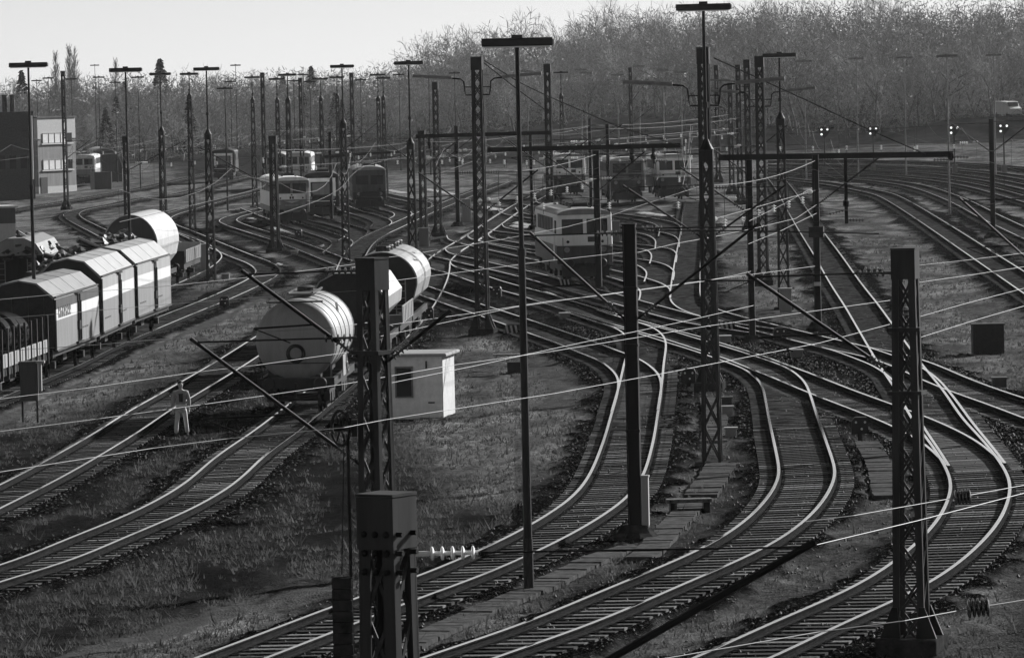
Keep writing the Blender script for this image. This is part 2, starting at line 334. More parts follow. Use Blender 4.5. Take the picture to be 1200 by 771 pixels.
edge = (vnoise(.5, 1.2, 1)-.5)*.9 + (vnoise(2.5, 7, 2)-.5)*.9
def sstep(a, b, x): t = np.clip((x-a)/(b-a), 0, 1); return t*t*(3-2*t)
ballast = 1 - sstep(1.65, 2.1, Dt + edge)
# the yard throat is ballasted through between its ladders
yard = px((260,300),(330,285),(430,300),(520,330),(640,350),(760,365),(800,340),(800,260),(640,235),(500,240),(380,235),(300,240))
def inside(poly):
    c = np.zeros(X.shape, bool); n = len(poly)
    for i in range(n):
        x1, y1 = poly[i]; x2, y2 = poly[(i+1) % n]
        if y1 == y2: continue
        k = ((y1 > Y) != (y2 > Y)); xi = (x2-x1)*(Y-y1)/(y2-y1)+x1; c ^= k & (X < xi)
    return c
yb = inside(yard) & (vnoise(1.6, 6, 5) > 0.30)
dark_flat = inside(px((985,500),(1010,470),(1060,500),(1090,560),(1060,600),(990,600),(960,640)))*0
ballast = np.maximum(ballast, yb*0.6)
pathm = 1 - sstep(.42, .62, Dp + edge*.35); walkm = 1 - sstep(.35, .6, Dw + edge*.25)
pathm = np.where(Dt < 1.9, 0, pathm); walkm = np.where(Dt < 1.3, 0, walkm)
lush = vnoise(1.2, 4, 7)*.5 + vnoise(5, 18, 8)*.35 + vnoise(.35, .9, 9)*.25
bank = np.exp(-((Y-742)/16)**2)*sstep(50, 66, X)*(1-sstep(118, 135, X))*2.6
hill = sstep(780, 1250, Y)*sstep(-40, 90, X)*7
rnd = rng.random(X.shape)
Z = TILT*np.clip(X, -150, 150) + ballast*(.095 + (rnd-.5)*.045) + (1-ballast)*((vnoise(.5, 1.0, 11)-.5)*.10 + (rnd-.5)*.03*(1-pathm))*(1-walkm) + walkm*.05 + bank + hill
me = bpy.data.meshes.new('ground'); nv = NR*NC; nf = (NR-1)*(NC-1)
me.vertices.add(nv); me.vertices.foreach_set('co', np.stack([X, Y, Z], 2).astype(np.float32).ravel())
i0 = (np.arange(NR-1)[:, None]*NC + np.arange(NC-1)[None, :]).ravel()
quads = np.stack([i0, i0+1, i0+NC+1, i0+NC], 1).astype(np.int32)
me.loops.add(nf*4); me.loops.foreach_set('vertex_index', quads.ravel())
me.polygons.add(nf); me.polygons.foreach_set('loop_start', np.arange(0, nf*4, 4, dtype=np.int32))
me.update(calc_edges=True); me.validate()
ca = me.color_attributes.new('zone', 'FLOAT_COLOR', 'POINT')
ca.data.foreach_set('color', np.stack([ballast, pathm, walkm, lush], 2).astype(np.float32).ravel())
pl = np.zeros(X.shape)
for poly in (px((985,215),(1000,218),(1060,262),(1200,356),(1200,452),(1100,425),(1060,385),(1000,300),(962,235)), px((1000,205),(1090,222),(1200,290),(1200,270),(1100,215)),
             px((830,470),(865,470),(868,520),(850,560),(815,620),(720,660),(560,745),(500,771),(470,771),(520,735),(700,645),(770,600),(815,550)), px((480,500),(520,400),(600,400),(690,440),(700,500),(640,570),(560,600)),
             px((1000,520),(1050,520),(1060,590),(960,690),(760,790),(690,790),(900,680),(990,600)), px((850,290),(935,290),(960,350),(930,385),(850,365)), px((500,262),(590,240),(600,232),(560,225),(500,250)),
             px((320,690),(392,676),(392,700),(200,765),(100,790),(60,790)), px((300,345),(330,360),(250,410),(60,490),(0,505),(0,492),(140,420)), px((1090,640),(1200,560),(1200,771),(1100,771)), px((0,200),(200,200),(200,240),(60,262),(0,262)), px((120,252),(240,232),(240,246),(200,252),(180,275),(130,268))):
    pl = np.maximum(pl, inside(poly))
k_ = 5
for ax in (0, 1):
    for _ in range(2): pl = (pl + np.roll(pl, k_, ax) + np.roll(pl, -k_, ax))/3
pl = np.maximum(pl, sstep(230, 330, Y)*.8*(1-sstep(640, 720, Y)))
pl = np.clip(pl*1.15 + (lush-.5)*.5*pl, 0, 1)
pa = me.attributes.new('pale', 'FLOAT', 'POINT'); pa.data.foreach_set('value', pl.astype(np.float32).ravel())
m = bpy.data.materials.new('yard_ground'); m.use_nodes = True; n = m.node_tree; L = n.links.new; B = n.nodes['Principled BSDF']
def N_(t, **k):
    x = n.nodes.new(t)
    for a, v in k.items(): setattr(x, a, v)
    return x
pale_ = N_('ShaderNodeAttribute', attribute_name='pale'); at_ = N_('ShaderNodeAttribute', attribute_name='zone'); sx_ = N_('ShaderNodeSeparateColor'); L(at_.outputs['Color'], sx_.inputs[0])
tc = N_('ShaderNodeTexCoord')
def noise(scale, det=4, rough=.6):
    z = N_('ShaderNodeTexNoise'); z.inputs['Scale'].default_value = scale; z.inputs['Detail'].default_value = det; z.inputs['Roughness'].default_value = rough
    L(tc.outputs['Object'], z.inputs[0]); return z.outputs[0]
def mr(src, a, b, c, d):
    x = N_('ShaderNodeMapRange'); x.inputs[1].default_value = a; x.inputs[2].default_value = b; x.inputs[3].default_value = c; x.inputs[4].default_value = d
    L(src, x.inputs[0]); return x.outputs[0]
def mix(f, a, b):
    x = N_('ShaderNodeMix'); L(f, x.inputs[0])
    for s, i in ((a, 2), (b, 3)):
        if isinstance(s, float): x.inputs[i].default_value = s
        else: L(s, x.inputs[i])
    return x.outputs[0]
def math_(op, a, b):
    x = N_('ShaderNodeMath', operation=op)
    for s, i in ((a, 0), (b, 1)):
        if isinstance(s, float): x.inputs[i].default_value = s
        else: L(s, x.inputs[i])
    return x.outputs[0]
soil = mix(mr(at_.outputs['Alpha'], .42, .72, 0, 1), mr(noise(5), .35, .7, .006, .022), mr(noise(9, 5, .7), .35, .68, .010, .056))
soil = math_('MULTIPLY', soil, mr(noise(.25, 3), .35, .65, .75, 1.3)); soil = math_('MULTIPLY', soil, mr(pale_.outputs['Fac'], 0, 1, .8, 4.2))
vor = N_('ShaderNodeTexVoronoi'); vor.inputs['Scale'].default_value = 16; L(tc.outputs['Object'], vor.inputs[0])
bws = N_('ShaderNodeSeparateColor'); L(vor.outputs['Color'], bws.inputs[0])
stone = mr(bws.outputs[0], 0, 1, .0006, .006); stone = math_('MULTIPLY', stone, mr(noise(.6, 4), .35, .65, .6, 1.4))
glint = mr(bws.outputs[1], .95, 1.0, 0, .12); stone = math_('ADD', stone, glint)
pathc = mr(noise(3, 5), .3, .7, .04, .08); walkc = mr(noise(2, 5), .3, .7, .25, .45)
col = mix(sx_.outputs[0], soil, stone); col = mix(sx_.outputs[1], col, pathc); col = mix(sx_.outputs[2], col, walkc)
L(col, B.inputs['Base Color']); B.inputs['Roughness'].default_value = .85; B.inputs['Specular IOR Level'].default_value = 0.0
bp = N_('ShaderNodeBump'); bp.inputs['Strength'].default_value = .8; bp.inputs['Distance'].default_value = .05
L(math_('ADD', vor.outputs['Distance'], noise(22, 3)), bp.inputs['Height']); L(bp.outputs[0], B.inputs['Normal'])
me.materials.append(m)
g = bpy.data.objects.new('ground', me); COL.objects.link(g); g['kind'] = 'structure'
def zone_at(x, y):
    r = int(np.clip(np.searchsorted(ys, y), 0, NR-1)); c = int(np.clip((x/hw[r]+1)/2*(NC-1), 0, NC-1)); return r, c
# dry grass: tufts of real blades where the ground is neither ballast nor path
b_v = []; b_f = []
Mg = mat('dry_grass_blades', .075, .9, 0, .55, .8, spec=0)
_n = Mg.node_tree; _b = _n.nodes['Principled BSDF']; _t = _n.nodes.new('ShaderNodeBsdfTranslucent'); _x = _n.nodes.new('ShaderNodeMixShader'); _x.inputs[0].default_value = .45
_n.links.new(_b.inputs['Base Color'].links[0].from_socket, _t.inputs[0]); _n.links.new(_b.outputs[0], _x.inputs[1]); _n.links.new(_t.outputs[0], _x.inputs[2]); _n.links.new(_x.outputs[0], _n.nodes['Material Output'].inputs[0])
cnt = 0
for _ in range(90000):
    y = 95*math.exp(random.random()*math.log(330/95)); x = (random.random()*2-1)*(.103*y+3)
    r, c = zone_at(x, y)
    if ballast[r, c] > .35 or pathm[r, c] > .3 or walkm[r, c] > .3 or Dt[r, c] < 1.9: continue
    l = lush[r, c]
    if l < .40 + random.random()*.28: continue
    z = Z[r, c]; hgt = random.uniform(.07, .17) + (random.random() < .05)*random.uniform(.1, .35)
    for k in range(4):
        a = random.random()*6.283; wd = random.uniform(.008, .02)*(1+y/220); le = random.uniform(.3, 1.1)*hgt; bx = x+random.gauss(0, .05); by = y+random.gauss(0, .05)
        ca_, sa_ = math.cos(a), math.sin(a); i = len(b_v)
        b_v += [(bx-sa_*wd, by+ca_*wd, z-.02), (bx+sa_*wd, by-ca_*wd, z-.02), (bx+ca_*le, by+sa_*le, z+hgt*random.uniform(.5, 1))]; b_f.append((i, i+1, i+2))
b = MB(); b.v = b_v; b.f = b_f; b.m = [0]*len(b_f)
tag(b.build('dry_grass', Mg), 'dry winter grass growing between the tracks', 'grass', kind='stuff')
# loose ballast stones beside the near tracks
b = MB(); ico = [(0,0,1),(.9,0,.1),(.2,.85,-.1),(-.8,.5,.1),(-.7,-.6,0),(.3,-.9,.1),(0,0,-.8)]; icf = [(0,1,2),(0,2,3),(0,3,4),(0,4,5),(0,5,1),(6,2,1),(6,3,2),(6,4,3),(6,5,4),(6,1,5)]
for key in ('p', 'r', 'v', 'tank', 'person', 'u', 'x', 'y'):
    C = TRACKS[key]; T, N = normals(C)
    for _ in range(int(len(C)*16)):
        i = random.randrange(len(C)); 
        if C[i, 1] > 230: continue
        o = random.choice((-1, 1))*random.uniform(0, 2.4); p = C[i]+N[i]*o+T[i]*random.uniform(-.5, .5)
        r, c = zone_at(*p); s = random.uniform(.02, .05); q = [random.uniform(.6, 1.3) for _ in range(7)]
        b.add([(p[0]+vx*s*k, p[1]+vy*s*k, Z[r, c]+.01+vz*s*k) for (vx, vy, vz), k in zip(ico, q)], icf)
tag(b.build('ballast_gravel', mat('ballast_stone', .03, .7, 0, .8, 6)), 'loose ballast stones along the tracks', 'gravel', kind='stuff')
# cable trough slabs used as a footpath between the foreground tracks
def slab_path(pix, wdt, name='path'):
    C = resample(px(*pix, step=3), .5); T, N = normals(C); mb = MB()
    for i in range(len(C)):
        if not 20 < C[i, 1] < 400: continue
        a = math.atan2(N[i, 1], N[i, 0]); mb.box((C[i, 0], C[i, 1], gz(C[i, 0])+.065+random.uniform(-.018, .018)), (wdt*random.uniform(.93, 1.03), .47, .10), 0, a+random.uniform(-.05, .05))
    o = mb.build(name, mat('trough_slab', .065, .9, 0, .5, 4, .4, spec=0)); tag(o, kind='structure'); return o
slab_path(((430,790),(470,765),(560,722),(640,688),(700,658),(738,645)), .72)
slab_path(((752,657),(770,640),(800,607),(818,590)), .72)
slab_path(((822,583),(834,566),(845,548)), .9)
slab_path(((836,520),(838,495),(834,470)), .8)
slab_path(((1016,522),(1030,548),(1040,585)), .75)
# ------------------------------------------------------------------ masts
def insulator(mb, p, q, n=5, r=.075, core=.025, m=0):
    p = Vector(p); q = Vector(q); mb.tube(p, q, core, 6, m=m); d = q-p
    for k in range(n):
        c = p + d*((k+.5)/n); mb.lathe(c - d.normalized()*.022, d, [(0, .03), (.004, r*.75), (.012, r*.96), (.020, r), (.028, r*.96), (.036, r*.75), (.044, .03)], 12, m)
def cantilever(root, x0, ha, xt, ht, stay=True, y=0.0, tubr=.035, steady=True):
    """bracket from the mast face at height ha to a tip; the stay is the tube on top, both held by ribbed insulators"""
    s = 1 if xt > x0 else -1
    a = Vector((x0, y, ha)); t = Vector((xt, y, ht)); d = (t-a).normalized()
    b = MB(); b.tube(a+d*.55, t+d*.12, tubr, 8); b.tube(a, a+d*.2, .03, 6)
    if stay:
        e = Vector((x0, y, ht+.02)); b.tube((x0+s*.62, y, ht+.02), t, .018 if steady else .012, 6)
    if steady:
        l = Vector((x0 + (xt-x0)*.42, y, ha + (ht-ha)*.42)); b.tube(l, (xt-s*.1, y, l.z-.05), .02, 6)
        b.tube((xt-s*.1, y, l.z-.05), (xt-s*.75, y, l.z-.32), .014, 6)
    c = b.build('cantilever_arm', M_STEELD, root); c.rotation_euler = (0, 0, -root.rotation_euler.z)
    i = MB(); insulator(i, a+d*.15, a+d*.6); i.build('insulator', M_PORC, c, smooth=True)
    if stay:
        i = MB(); insulator(i, (x0+s*.12, y, ht+.02), (x0+s*.66, y, ht+.02)); i.tube((x0, y, ht+.02), (x0+s*.14, y, ht+.02), .03, 6)
        i.build('insulator', M_PORC, c, smooth=True)
    return c
def lattice_frame(hgt, w0, w1, leg, bays, mats=M_STEEL, zb=0.0, head=.55, plates=()):
    """two channel legs per face, tapering, X-laced on all four sides; solid plated head"""
    b = MB()
    def cw(z): return w0 + (w1-w0)*(z-zb)/(hgt-zb)
    for sx in (-1, 1):
        for sy in (-1, 1):
            p = Vector((sx*(w0/2-leg/2), sy*(w0/2-.02), zb)); q = Vector((sx*(w1/2-leg/2), sy*(w1/2-.02), hgt))
            b.beam(p, q, .02 if False else leg, .022, up=(0, 1, 0))
            p2 = Vector((sx*(w0/2-.012), sy*(w0/2-leg*.45), zb)); q2 = Vector((sx*(w1/2-.012), sy*(w1/2-leg*.45), hgt)); b.beam(p2, q2, .02, leg*.85, up=(0, 1, 0))
    zs = [zb+.15 + (hgt-head-zb-.15)*k/bays for k in range(bays+1)]
    for k in range(bays):
        a0, a1 = cw(zs[k])/2, cw(zs[k+1])/2
        for s in (-1, 1):
            b.beam((-a0+leg*.5, s*(a0-.034), zs[k]), (a1-leg*.5, s*(a1-.034), zs[k+1]), .045, .012, up=(0, 1, 0))
            b.beam((a0-leg*.5, s*(a0-.048), zs[k]), (-a1+leg*.5, s*(a1-.048), zs[k+1]), .045, .012, up=(0, 1, 0))
            b.beam((s*(a0-.030), -a0+leg*.5, zs[k]), (s*(a1-.030), a1-leg*.5, zs[k+1]), .012, .045, up=(0, 1, 0))
    hw_ = w1+.03
    b.box((0, 0, hgt-head/2+.01), (hw_, hw_, head)); b.box((0, 0, hgt+.03), (hw_+.015, hw_+.015, .03))
    for z in plates: b.box((0, -.02, z), (cw(z)+.16, cw(z)+.06, .07))
    return b
def lamp_arm(root, x0, z, s, reach=.5, length=1.75, y=0.0):
    b = MB(); pts = [(x0, y, z-.35), (x0+s*.30, y, z-.35), (x0+s*.34, y, z-.15), (x0+s*.38, y, z+.25), (x0+s*.52, y, z+.36), (x0+s*(reach+.45), y, z+.40)]
    b.poly(pts, .035, 7); b.tube((x0, y, z), (x0+s*.35, y, z), .025, 6)
    a = b.build('lamp_arm', M_STEELD, root)
    x1 = x0+s*(reach+.4); x2 = x1 + s*length; d = MB()
    pr = [(-.07, .03), (-.05, .09), (.05, .09), (.07, .03), (.05, -.05), (-.05, -.05)]
    vs = [(xx, y+py, zz+pz) for xx, zz in ((x1, z+.40), (x2, z+.52)) for py, pz in pr]
    d.add(vs, [(k, (k+1) % 6, 6+(k+1) % 6, 6+k) for k in range(6)] + [tuple(range(6))[::-1], tuple(range(6, 12))]); d.build('tube_lamp', M_GALV, a)
def foundation(root, w, h=.35, gap=True):
    b = MB()
    b.box((0, 0, h/2-.15), (w, w, h+.3))
    b.build('foundation', M_CONCD, root, bevel=.03)
def base_of(u, vb, hb=0.0): return at(u, vb, hb)
def lattice_mast(u, vb, vtop, w0, w1, label, bays=9, leg=.12, arms=(), cantis=(), feet=True, plates=(), group='lattice catenary masts', yaw=-0.16, y=None):
    p = at(u, vb) if y is None else y; s = scale_at(p); h = (vb-vtop)/s if vtop is not None else 8
    root = thing('lattice_mast', label, 'catenary mast', p, yaw, group)
    lattice_frame(h, w0, w1, leg, bays, zb=.0, plates=plates).build('lattice_frame', M_STEEL, root)
    if feet:
        for sx in (-1, 1):
            for sy in (-1, 1):
                o = w0/2; b = MB()
                b.add([(sx*(o-.10), sy*o, .9), (sx*(o+.005), sy*(o+.005), .9), (sx*(o+.24), sy*(o+.06), .3), (sx*(o-.16), sy*(o+.06), .3),
                       (sx*(o-.10), sy*(o-.03), .9), (sx*o, sy*(o-.03), .9), (sx*(o+.24), sy*(o-.03), .3), (sx*(o-.16), sy*(o-.03), .3)],
                      [(0,1,2,3),(7,6,5,4),(0,4,5,1),(1,5,6,2),(2,6,7,3),(3,7,4,0)])
                b.build('base_gusset', M_STEELD, root)
    foundation(root, w0+.55, .32)
    for sgn, hz in arms: lamp_arm(root, sgn*(w1/2), hz, sgn)
    for c in cantis: cantilever(root, *c)
    return root
def post(u, vb, vtop, wd, label, cantis=(), group='square steel catenary posts', plate=False, p=None, name='steel_post', fnd=True):
    p = at(u, vb) if p is None else p; s = scale_at(p); h = (vb-vtop)/s
    root = thing(name, label, 'catenary post', p, -0.14, group)
    b = MB()                                            # a rolled H section: web and two flanges
    b.box((0, 0, h/2), (wd, wd*.3, h)); b.box((-wd/2+.012, 0, h/2), (.024, wd*.95, h)); b.box((wd/2-.012, 0, h/2), (.024, wd*.95, h)); b.box((0, 0, h+.01), (wd+.03, wd+.03, .03))
    for z in (h*.35, h*.62, h*.8): b.box((0, 0, z), (wd+.03, wd*.97, .06))
    b.build('column', M_STEELD, root)
    if fnd:
        f = MB(); f.lathe((0, 0, -.3), (0, 0, 1), [(0, wd*1.9), (.42, wd*1.9), (.52, wd*1.5), (.7, wd*1.1)], 10); f.build('foundation', M_CONCD, root)
    if plate:
        g_ = MB(); g_.box((wd*.85, -.05, .80), (.16, .22, 1.5)); g_.box((wd*.85, -.05, 1.57), (.19, .25, .05)); g_.build('cable_cover', M_LGREY, root)
    for c in cantis: cantilever(root, *c)
    return root
def t_lamp(u, vb, vtop, label, lattice=None, head=1.53, group='T-headed yard lamps', detail=True, r=.085, light=False, p=None):
    p = at(u, vb) if p is None else p; s = scale_at(p); h = (vb-vtop)/s
    root = thing('yard_lamp', label, 'yard lamp', p, random.uniform(-.16, -.04), group)
    z0 = 0.0
    if lattice:
        z0 = (vb-lattice)/s; lattice_frame(z0, .56, .36, .09, 9 if detail else 6, head=.3).build('lattice_base', M_STEEL, root)
        b = MB(); b.lathe((0, 0, z0+.03), (0, 0, 1), [(0, .22), (.18, .12), (.3, .07)], 10); b.build('pole_socket', M_STEELD, root); b = MB(); b.box((0, 0, -.05), (.9, .9, .35)); b.build('foundation', M_CONCD, root)
        z0 -= .2
    b = MB(); zm = z0 + (h-z0)*(.62 if not lattice else .35)
    if lattice: b.tube((0, 0, z0), (0, 0, h-.1), .055, 8, .045)
    else: b.tube((0, 0, -.3), (0, 0, 1.2), r*1.25, 10, r*1.15); b.tube((0, 0, 1.2), (0, 0, zm), r*1.0, 10, r*.8); b.tube((0, 0, zm), (0, 0, h-.1), r*.6, 8, r*.5)
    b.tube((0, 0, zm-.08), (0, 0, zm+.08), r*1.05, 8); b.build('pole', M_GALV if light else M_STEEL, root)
    b = MB(); L_ = head/2
    pr = [(-.13, -.06), (-.10, .05), (-.05, .09), (.05, .09), (.10, .05), (.13, -.06), (.11, -.09), (-.11, -.09)]
    vs = [(xx, a_, h+c_) for xx in (-L_, L_) for a_, c_ in pr]
    b.add(vs, [(k, (k+1) % 8, 8+(k+1) % 8, 8+k) for k in range(8)] + [tuple(range(8))[::-1], tuple(range(8, 16))])
    b.box((0, 0, h+.11), (.24, .12, .09))
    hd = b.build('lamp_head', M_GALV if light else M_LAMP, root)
    if detail:
        c = MB(); c.box((0, 0, h-.105), (head*.94, .17, .03)); c.build('diffuser', M_LAMPL, hd)
        c = MB(); c.box((L_+.02, 0, h-.01), (.04, .2, .13)); c.build('end_cap', M_GALV, hd)
    return root
# nearest masts
L1 = lattice_mast(1069, 765, 291, .62, .43, 'nearest lattice mast on the right, its foot near the bottom edge of the rightmost curve', yaw=-.28, bays=11, leg=.13, plates=(4.95, 6.15),
    cantis=[(-.25, 5.3, -2.9, 7.2)])
L2 = lattice_mast(448, 831, 302, .56, .40, 'lattice mast with the tensioning wheel, between the pale tank wagon and the hut', yaw=-.62, bays=10, leg=.12, plates=(6.45,),
    cantis=[(-.25, 4.4, -3.2, 6.7), (-.2, 6.3, -2.25, 7.9), (.2, 6.25, 1.3, 7.1, False, 0, .035, False)])
wh = MB(); cx_ = -.62; cz_ = 5.12
for k in range(28):
    a0, a1 = 2*math.pi*k/28, 2*math.pi*(k+1)/28
    wh.tube((cx_+.17*math.cos(a0), -.35-.26*math.cos(a0), cz_+.31*math.sin(a0)), (cx_+.17*math.cos(a1), -.35-.26*math.cos(a1), cz_+.31*math.sin(a1)), .03, 6)
for k in range(6):
    a0 = 2*math.pi*k/6; wh.tube((cx_, -.35, cz_), (cx_+.17*math.cos(a0), -.35-.26*math.cos(a0), cz_+.31*math.sin(a0)), .016, 5)
wh.tube((cx_-.12, -.35, cz_), (cx_+.3, -.35, cz_), .05, 8); wh.box((cx_+.25, -.3, cz_), (.1, .3, .3))
o = wh.build('tension_wheel', M_STEELD, L2); o.rotation_euler = (0, 0, .62)
wm = MB(); 
for k in range(9): wm.box((-.66, -.35, .75+k*.2), (.36, .36, .185))
wt = wm.build('tension_weights', M_CONCD, L2, bevel=.015); wt.rotation_euler = (0, 0, .62); rp = MB(); rp.tube((-.66, -.35, 2.5), (-.56, -.35, 5.0), .012, 5); rp.tube((-.50, -.3, .3), (-.50, -.3, 5.0), .03, 6); rp.build('weight_rope', M_STEELD, wt)
p2b = at(455, 1338); L2b = lattice_mast(470, 1338, 573, .56, .43, 'closest lattice mast head of all, riveted plates, rising from the bottom edge', yaw=-.56, bays=9, leg=.14,
    cantis=[(.3, 4.0, 4.42, 6.25, True, 0, .04, False)])
for z in (6.10, 6.30, 6.50):
    for dx in (-.2, 0, .2): rv = MB(); rv.lathe((dx*.7, -.228, z), (0, -1, 0), [(0, .04), (.025, .035), (.04, .01)], 8); rv.build('bolt', M_STEELD, L2b)
    for dy in (-.15, .12): rv = MB(); rv.tube((.22, dy, z), (.30, dy, z), .03, 6); rv.build('bolt', M_STEELD, L2b)
[c for c in L2b.children if c.name.startswith('cantilever')][0].children[1].data.materials[0] = mat('glint_white_insulator', .8, .12, spec=1.0)  # white base colour stands in for sun glints on this dark insulator
L3 = lattice_mast(832, 458, 57, .46, .40, 'tall lattice mast with two tube lamps, right behind the tallest lamp', bays=22, leg=.10, arms=[(-1, 10.35), (1, 10.35)],
    cantis=[(-.2, 5.4, -2.8, 7.2), (.2, 5.4, 2.7, 7.1)])
t_lamp(835, 546, 8, 'tallest lamp, T head on a lattice base, beside the bench-like cover', lattice=176, head=1.54)
L4 = lattice_mast(566, 393, 68, .60, .46, 'tall lattice mast with two tube lamps, near the striped board and hut', bays=20, leg=.11, arms=[(-1, 11.0), (1, 11.0)],
    cantis=[(-.25, 5.5, -2.6, 7.2), (.25, 5.5, 2.5, 7.2)])
P1 = post(745, 634, 262, .31, 'thick black square post with a pale cable cover at its foot, in the foreground S-curve', plate=True, cantis=[(-.15, 5.35, -2.3, 7.4), (.15, 5.35, 3.0, 7.5)])
t_lamp(620, 695, 48, 'nearest lamp on a slim pole, its big T head against the bare trees', None, head=1.54, r=.095)
P2 = post(959, 388, 182, .27, 'black post with a small white number plate beside the dead straight track', cantis=[(.14, 5.4, 2.6, 7.2)])
nb = MB(); nb.box((0, -.15, 2.0), (.26, .03, .16)); nb.build('number_plate', M_WHITE, P2); nb = MB(); nb.box((0, 0, 4.2), (.62, .5, .45)); nb.build('junction_box', M_BLACK, P2)
P3 = post(882, 404, 188, .25, 'black post between the tall lamp mast and the white cabinet', cantis=[(-.13, 5.4, -2.7, 7.2)])
post(702, 345, 177, .32, 'black post in front of the cream locomotive cab', cantis=[(-.16, 5.4, -2.6, 7.2), (.16, 5.4, 2.4, 7.2)])
post(1164, 279, 140, .30, 'black post right of the far lamps, between the running lines', cantis=[(.15, 5.4, 2.6, 7.2), (-.15, 5.4, -2.4, 7.1)])
post(389, 262, 155, .24, 'black post behind the pale tank, in front of the diesel with white doors', cantis=[(.12, 5.4, 2.6, 7.2)])
post(537, 266, 148, .32, 'broad black post left of the tall lattice mast with two tube lamps', cantis=[(-.16, 5.4, -2.6, 7.2)])
post(693, 250, 140, .24, 'thin black post behind the cream locomotive roof', cantis=[(.12, 5.4, 2.6, 7.2)])
post(714, 262, 146, .24, 'thin black post right behind the cream locomotive', cantis=[(-.12, 5.4, -2.6, 7.2)])
post(624, 270, 157, .22, 'thin black post left of the cream locomotive, behind the nearest lamp pole', cantis=[(-.11, 5.4, -2.5, 7.2)])
post(1235, 514, 212, .3, 'post at the right edge whose bracket reaches into the picture', p=at(1237, 514), cantis=[(-.15, 4.7, -2.6, 7.0)])
# further lattice masts
lattice_mast(646, 293, 76, .5, .42, 'tall lattice mast just left behind the cream locomotive', bays=16, cantis=[(-.2, 5.4, -2.6, 7.2), (.2, 5.4, 2.6, 7.2)])
lattice_mast(895, 335, 67, .56, .44, 'tallest of the lattice masts bunched behind the long cross beam, with tube lamps', bays=18, arms=[(1, 9.6), (-1, 9.6)], cantis=[(-.2, 5.4, -2.6, 7.2)])
lattice_mast(879, 272, 71, .5, .42, 'second lattice mast of the bunch behind the right hand cross beam', bays=14, arms=[(-1, 10)], cantis=[(.2, 5.4, 2.6, 7.2)])
lattice_mast(868, 240, 77, .5, .4, 'third, slimmer lattice mast of the bunch behind the right hand cross beam', bays=10, arms=[(1, 9)], cantis=[(-.2, 5.4, -2.6, 7.2)])
lattice_mast(858, 228, 98, .5, .4, 'fourth lattice mast of the bunch, hazy and half hidden', bays=10, arms=[(-1, 7.5)])
lattice_mast(842, 214, 77, .48, .4, 'hazy lattice mast seen just right of the tallest lamp mast', bays=8, cantis=[(.2, 5.4, 2.6, 7.2)])
lattice_mast(741, 196, 80, .48, .4, 'hazy lattice mast above the pale far locomotives', bays=8, cantis=[(.2, 5.4, 2.6, 7.2)])
lattice_mast(514, 278, 97, .55, .40, 'lattice mast with a small platform, right of the large arched hopper', bays=16, leg=.09, cantis=[(.2, 5.4, 2.6, 7.2)])
lattice_mast(323, 296, 160, .62, .50, 'short lattice mast in front of the locomotive with the arrow-shaped panel', bays=9, leg=.14, cantis=[(-.25, 4.6, -5.0, 2.2+5.2, False, 0, .04, False)])
lattice_mast(497, 283, 154, .55, .45, 'short lattice mast right behind the lamp above the arched hopper', bays=9, cantis=[(-.2, 5.4, -2.6, 7.2), (.2, 5.4, 2.6, 7.2)])
lattice_mast(311, 232, 86, .5, .4, 'hazy lattice mast between the lamps left of the arrow-panel locomotive', bays=9, cantis=[(.2, 5.4, 2.6, 7.2)])
lattice_mast(415, 222, 86, .5, .4, 'hazy lattice mast right of the lamp above the round-nosed locomotive', bays=9, cantis=[(.2, 5.4, 2.6, 7.2)])
lattice_mast(78, 246, 84, .5, .4, 'hazy lattice mast rising behind the pale depot building', bays=8, cantis=[(.2, 5.4, 2.6, 7.2)])
lattice_mast(355, 222, 92, .5, .4, 'hazy lattice mast above the bright silver wagons', bays=9, cantis=[(-.2, 5.4, -2.6, 7.2)])
lattice_mast(150, 276, 160, .5, .42, 'short lattice mast behind the second lamp from the left', bays=8, cantis=[(.2, 5.4, 4.6, 7.6, False)])
# lamps
for a in [(43, 451, 76, 'leftmost large lamp, in front of the pale depot building', None), (155, 396, 82, 'lamp behind the middle sliding wall van', None),
          (193, 300, 87, 'lamp on a dark lattice base behind the arched hood wagon', 154), (248, 332, 81, 'lamp on a lattice base right of the low wagon with white end', 158),
          (226, 270, 87, 'lamp left of the lattice based lamp above the low wagon', 113), (267, 247, 104, 'lower lamp beside the small shunting locomotive', None),
          (406, 306, 78, 'lamp on a dark lattice base in front of the round-nosed locomotive', 145), (485, 347, 74, 'large lamp on a lattice base directly behind the arched hopper', 169),
          (341, 265, 88, 'lamp above the locomotive with the arrow-shaped panel', 118), (299, 243, 91, 'lamp just left of the arrow-panel locomotive', 118),
          (328, 247, 93, 'lamp above the cab of the arrow-panel locomotive, slightly left', 118), (379, 232, 93, 'lamp above the dark diesel with white doors', 116),
          (398, 229, 91, 'lamp partly hidden by the bigger lamp of the round-nosed locomotive', 113), (446, 236, 88, 'left one of a pair of lamps above the round-nosed locomotive', 116),
          (452, 230, 92, 'right one of a pair of lamps above the round-nosed locomotive', 115), (919, 363, 65, 'large lamp on a lattice base beside the dead straight track', 140),
          (660, 218, 85.5, 'lamp between the lattice masts behind the cream locomotive', 113)]:
    t_lamp(a[0], a[1], a[2], a[3], a[4])
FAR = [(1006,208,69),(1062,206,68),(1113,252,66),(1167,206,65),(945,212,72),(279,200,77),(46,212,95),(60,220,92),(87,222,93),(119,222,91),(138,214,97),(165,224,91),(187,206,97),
       (114,195,77),(347,212,95),(366,212,96),(358,205,88),(273,212,96),(683,196,82),(689,200,86),(726,202,88),(751,190,78),(779,192,83),(620,196,84),(570,190,88),(535,196,86),(505,205,90),(425,206,94),(800,196,85),(822,190,80),(470,200,88)]
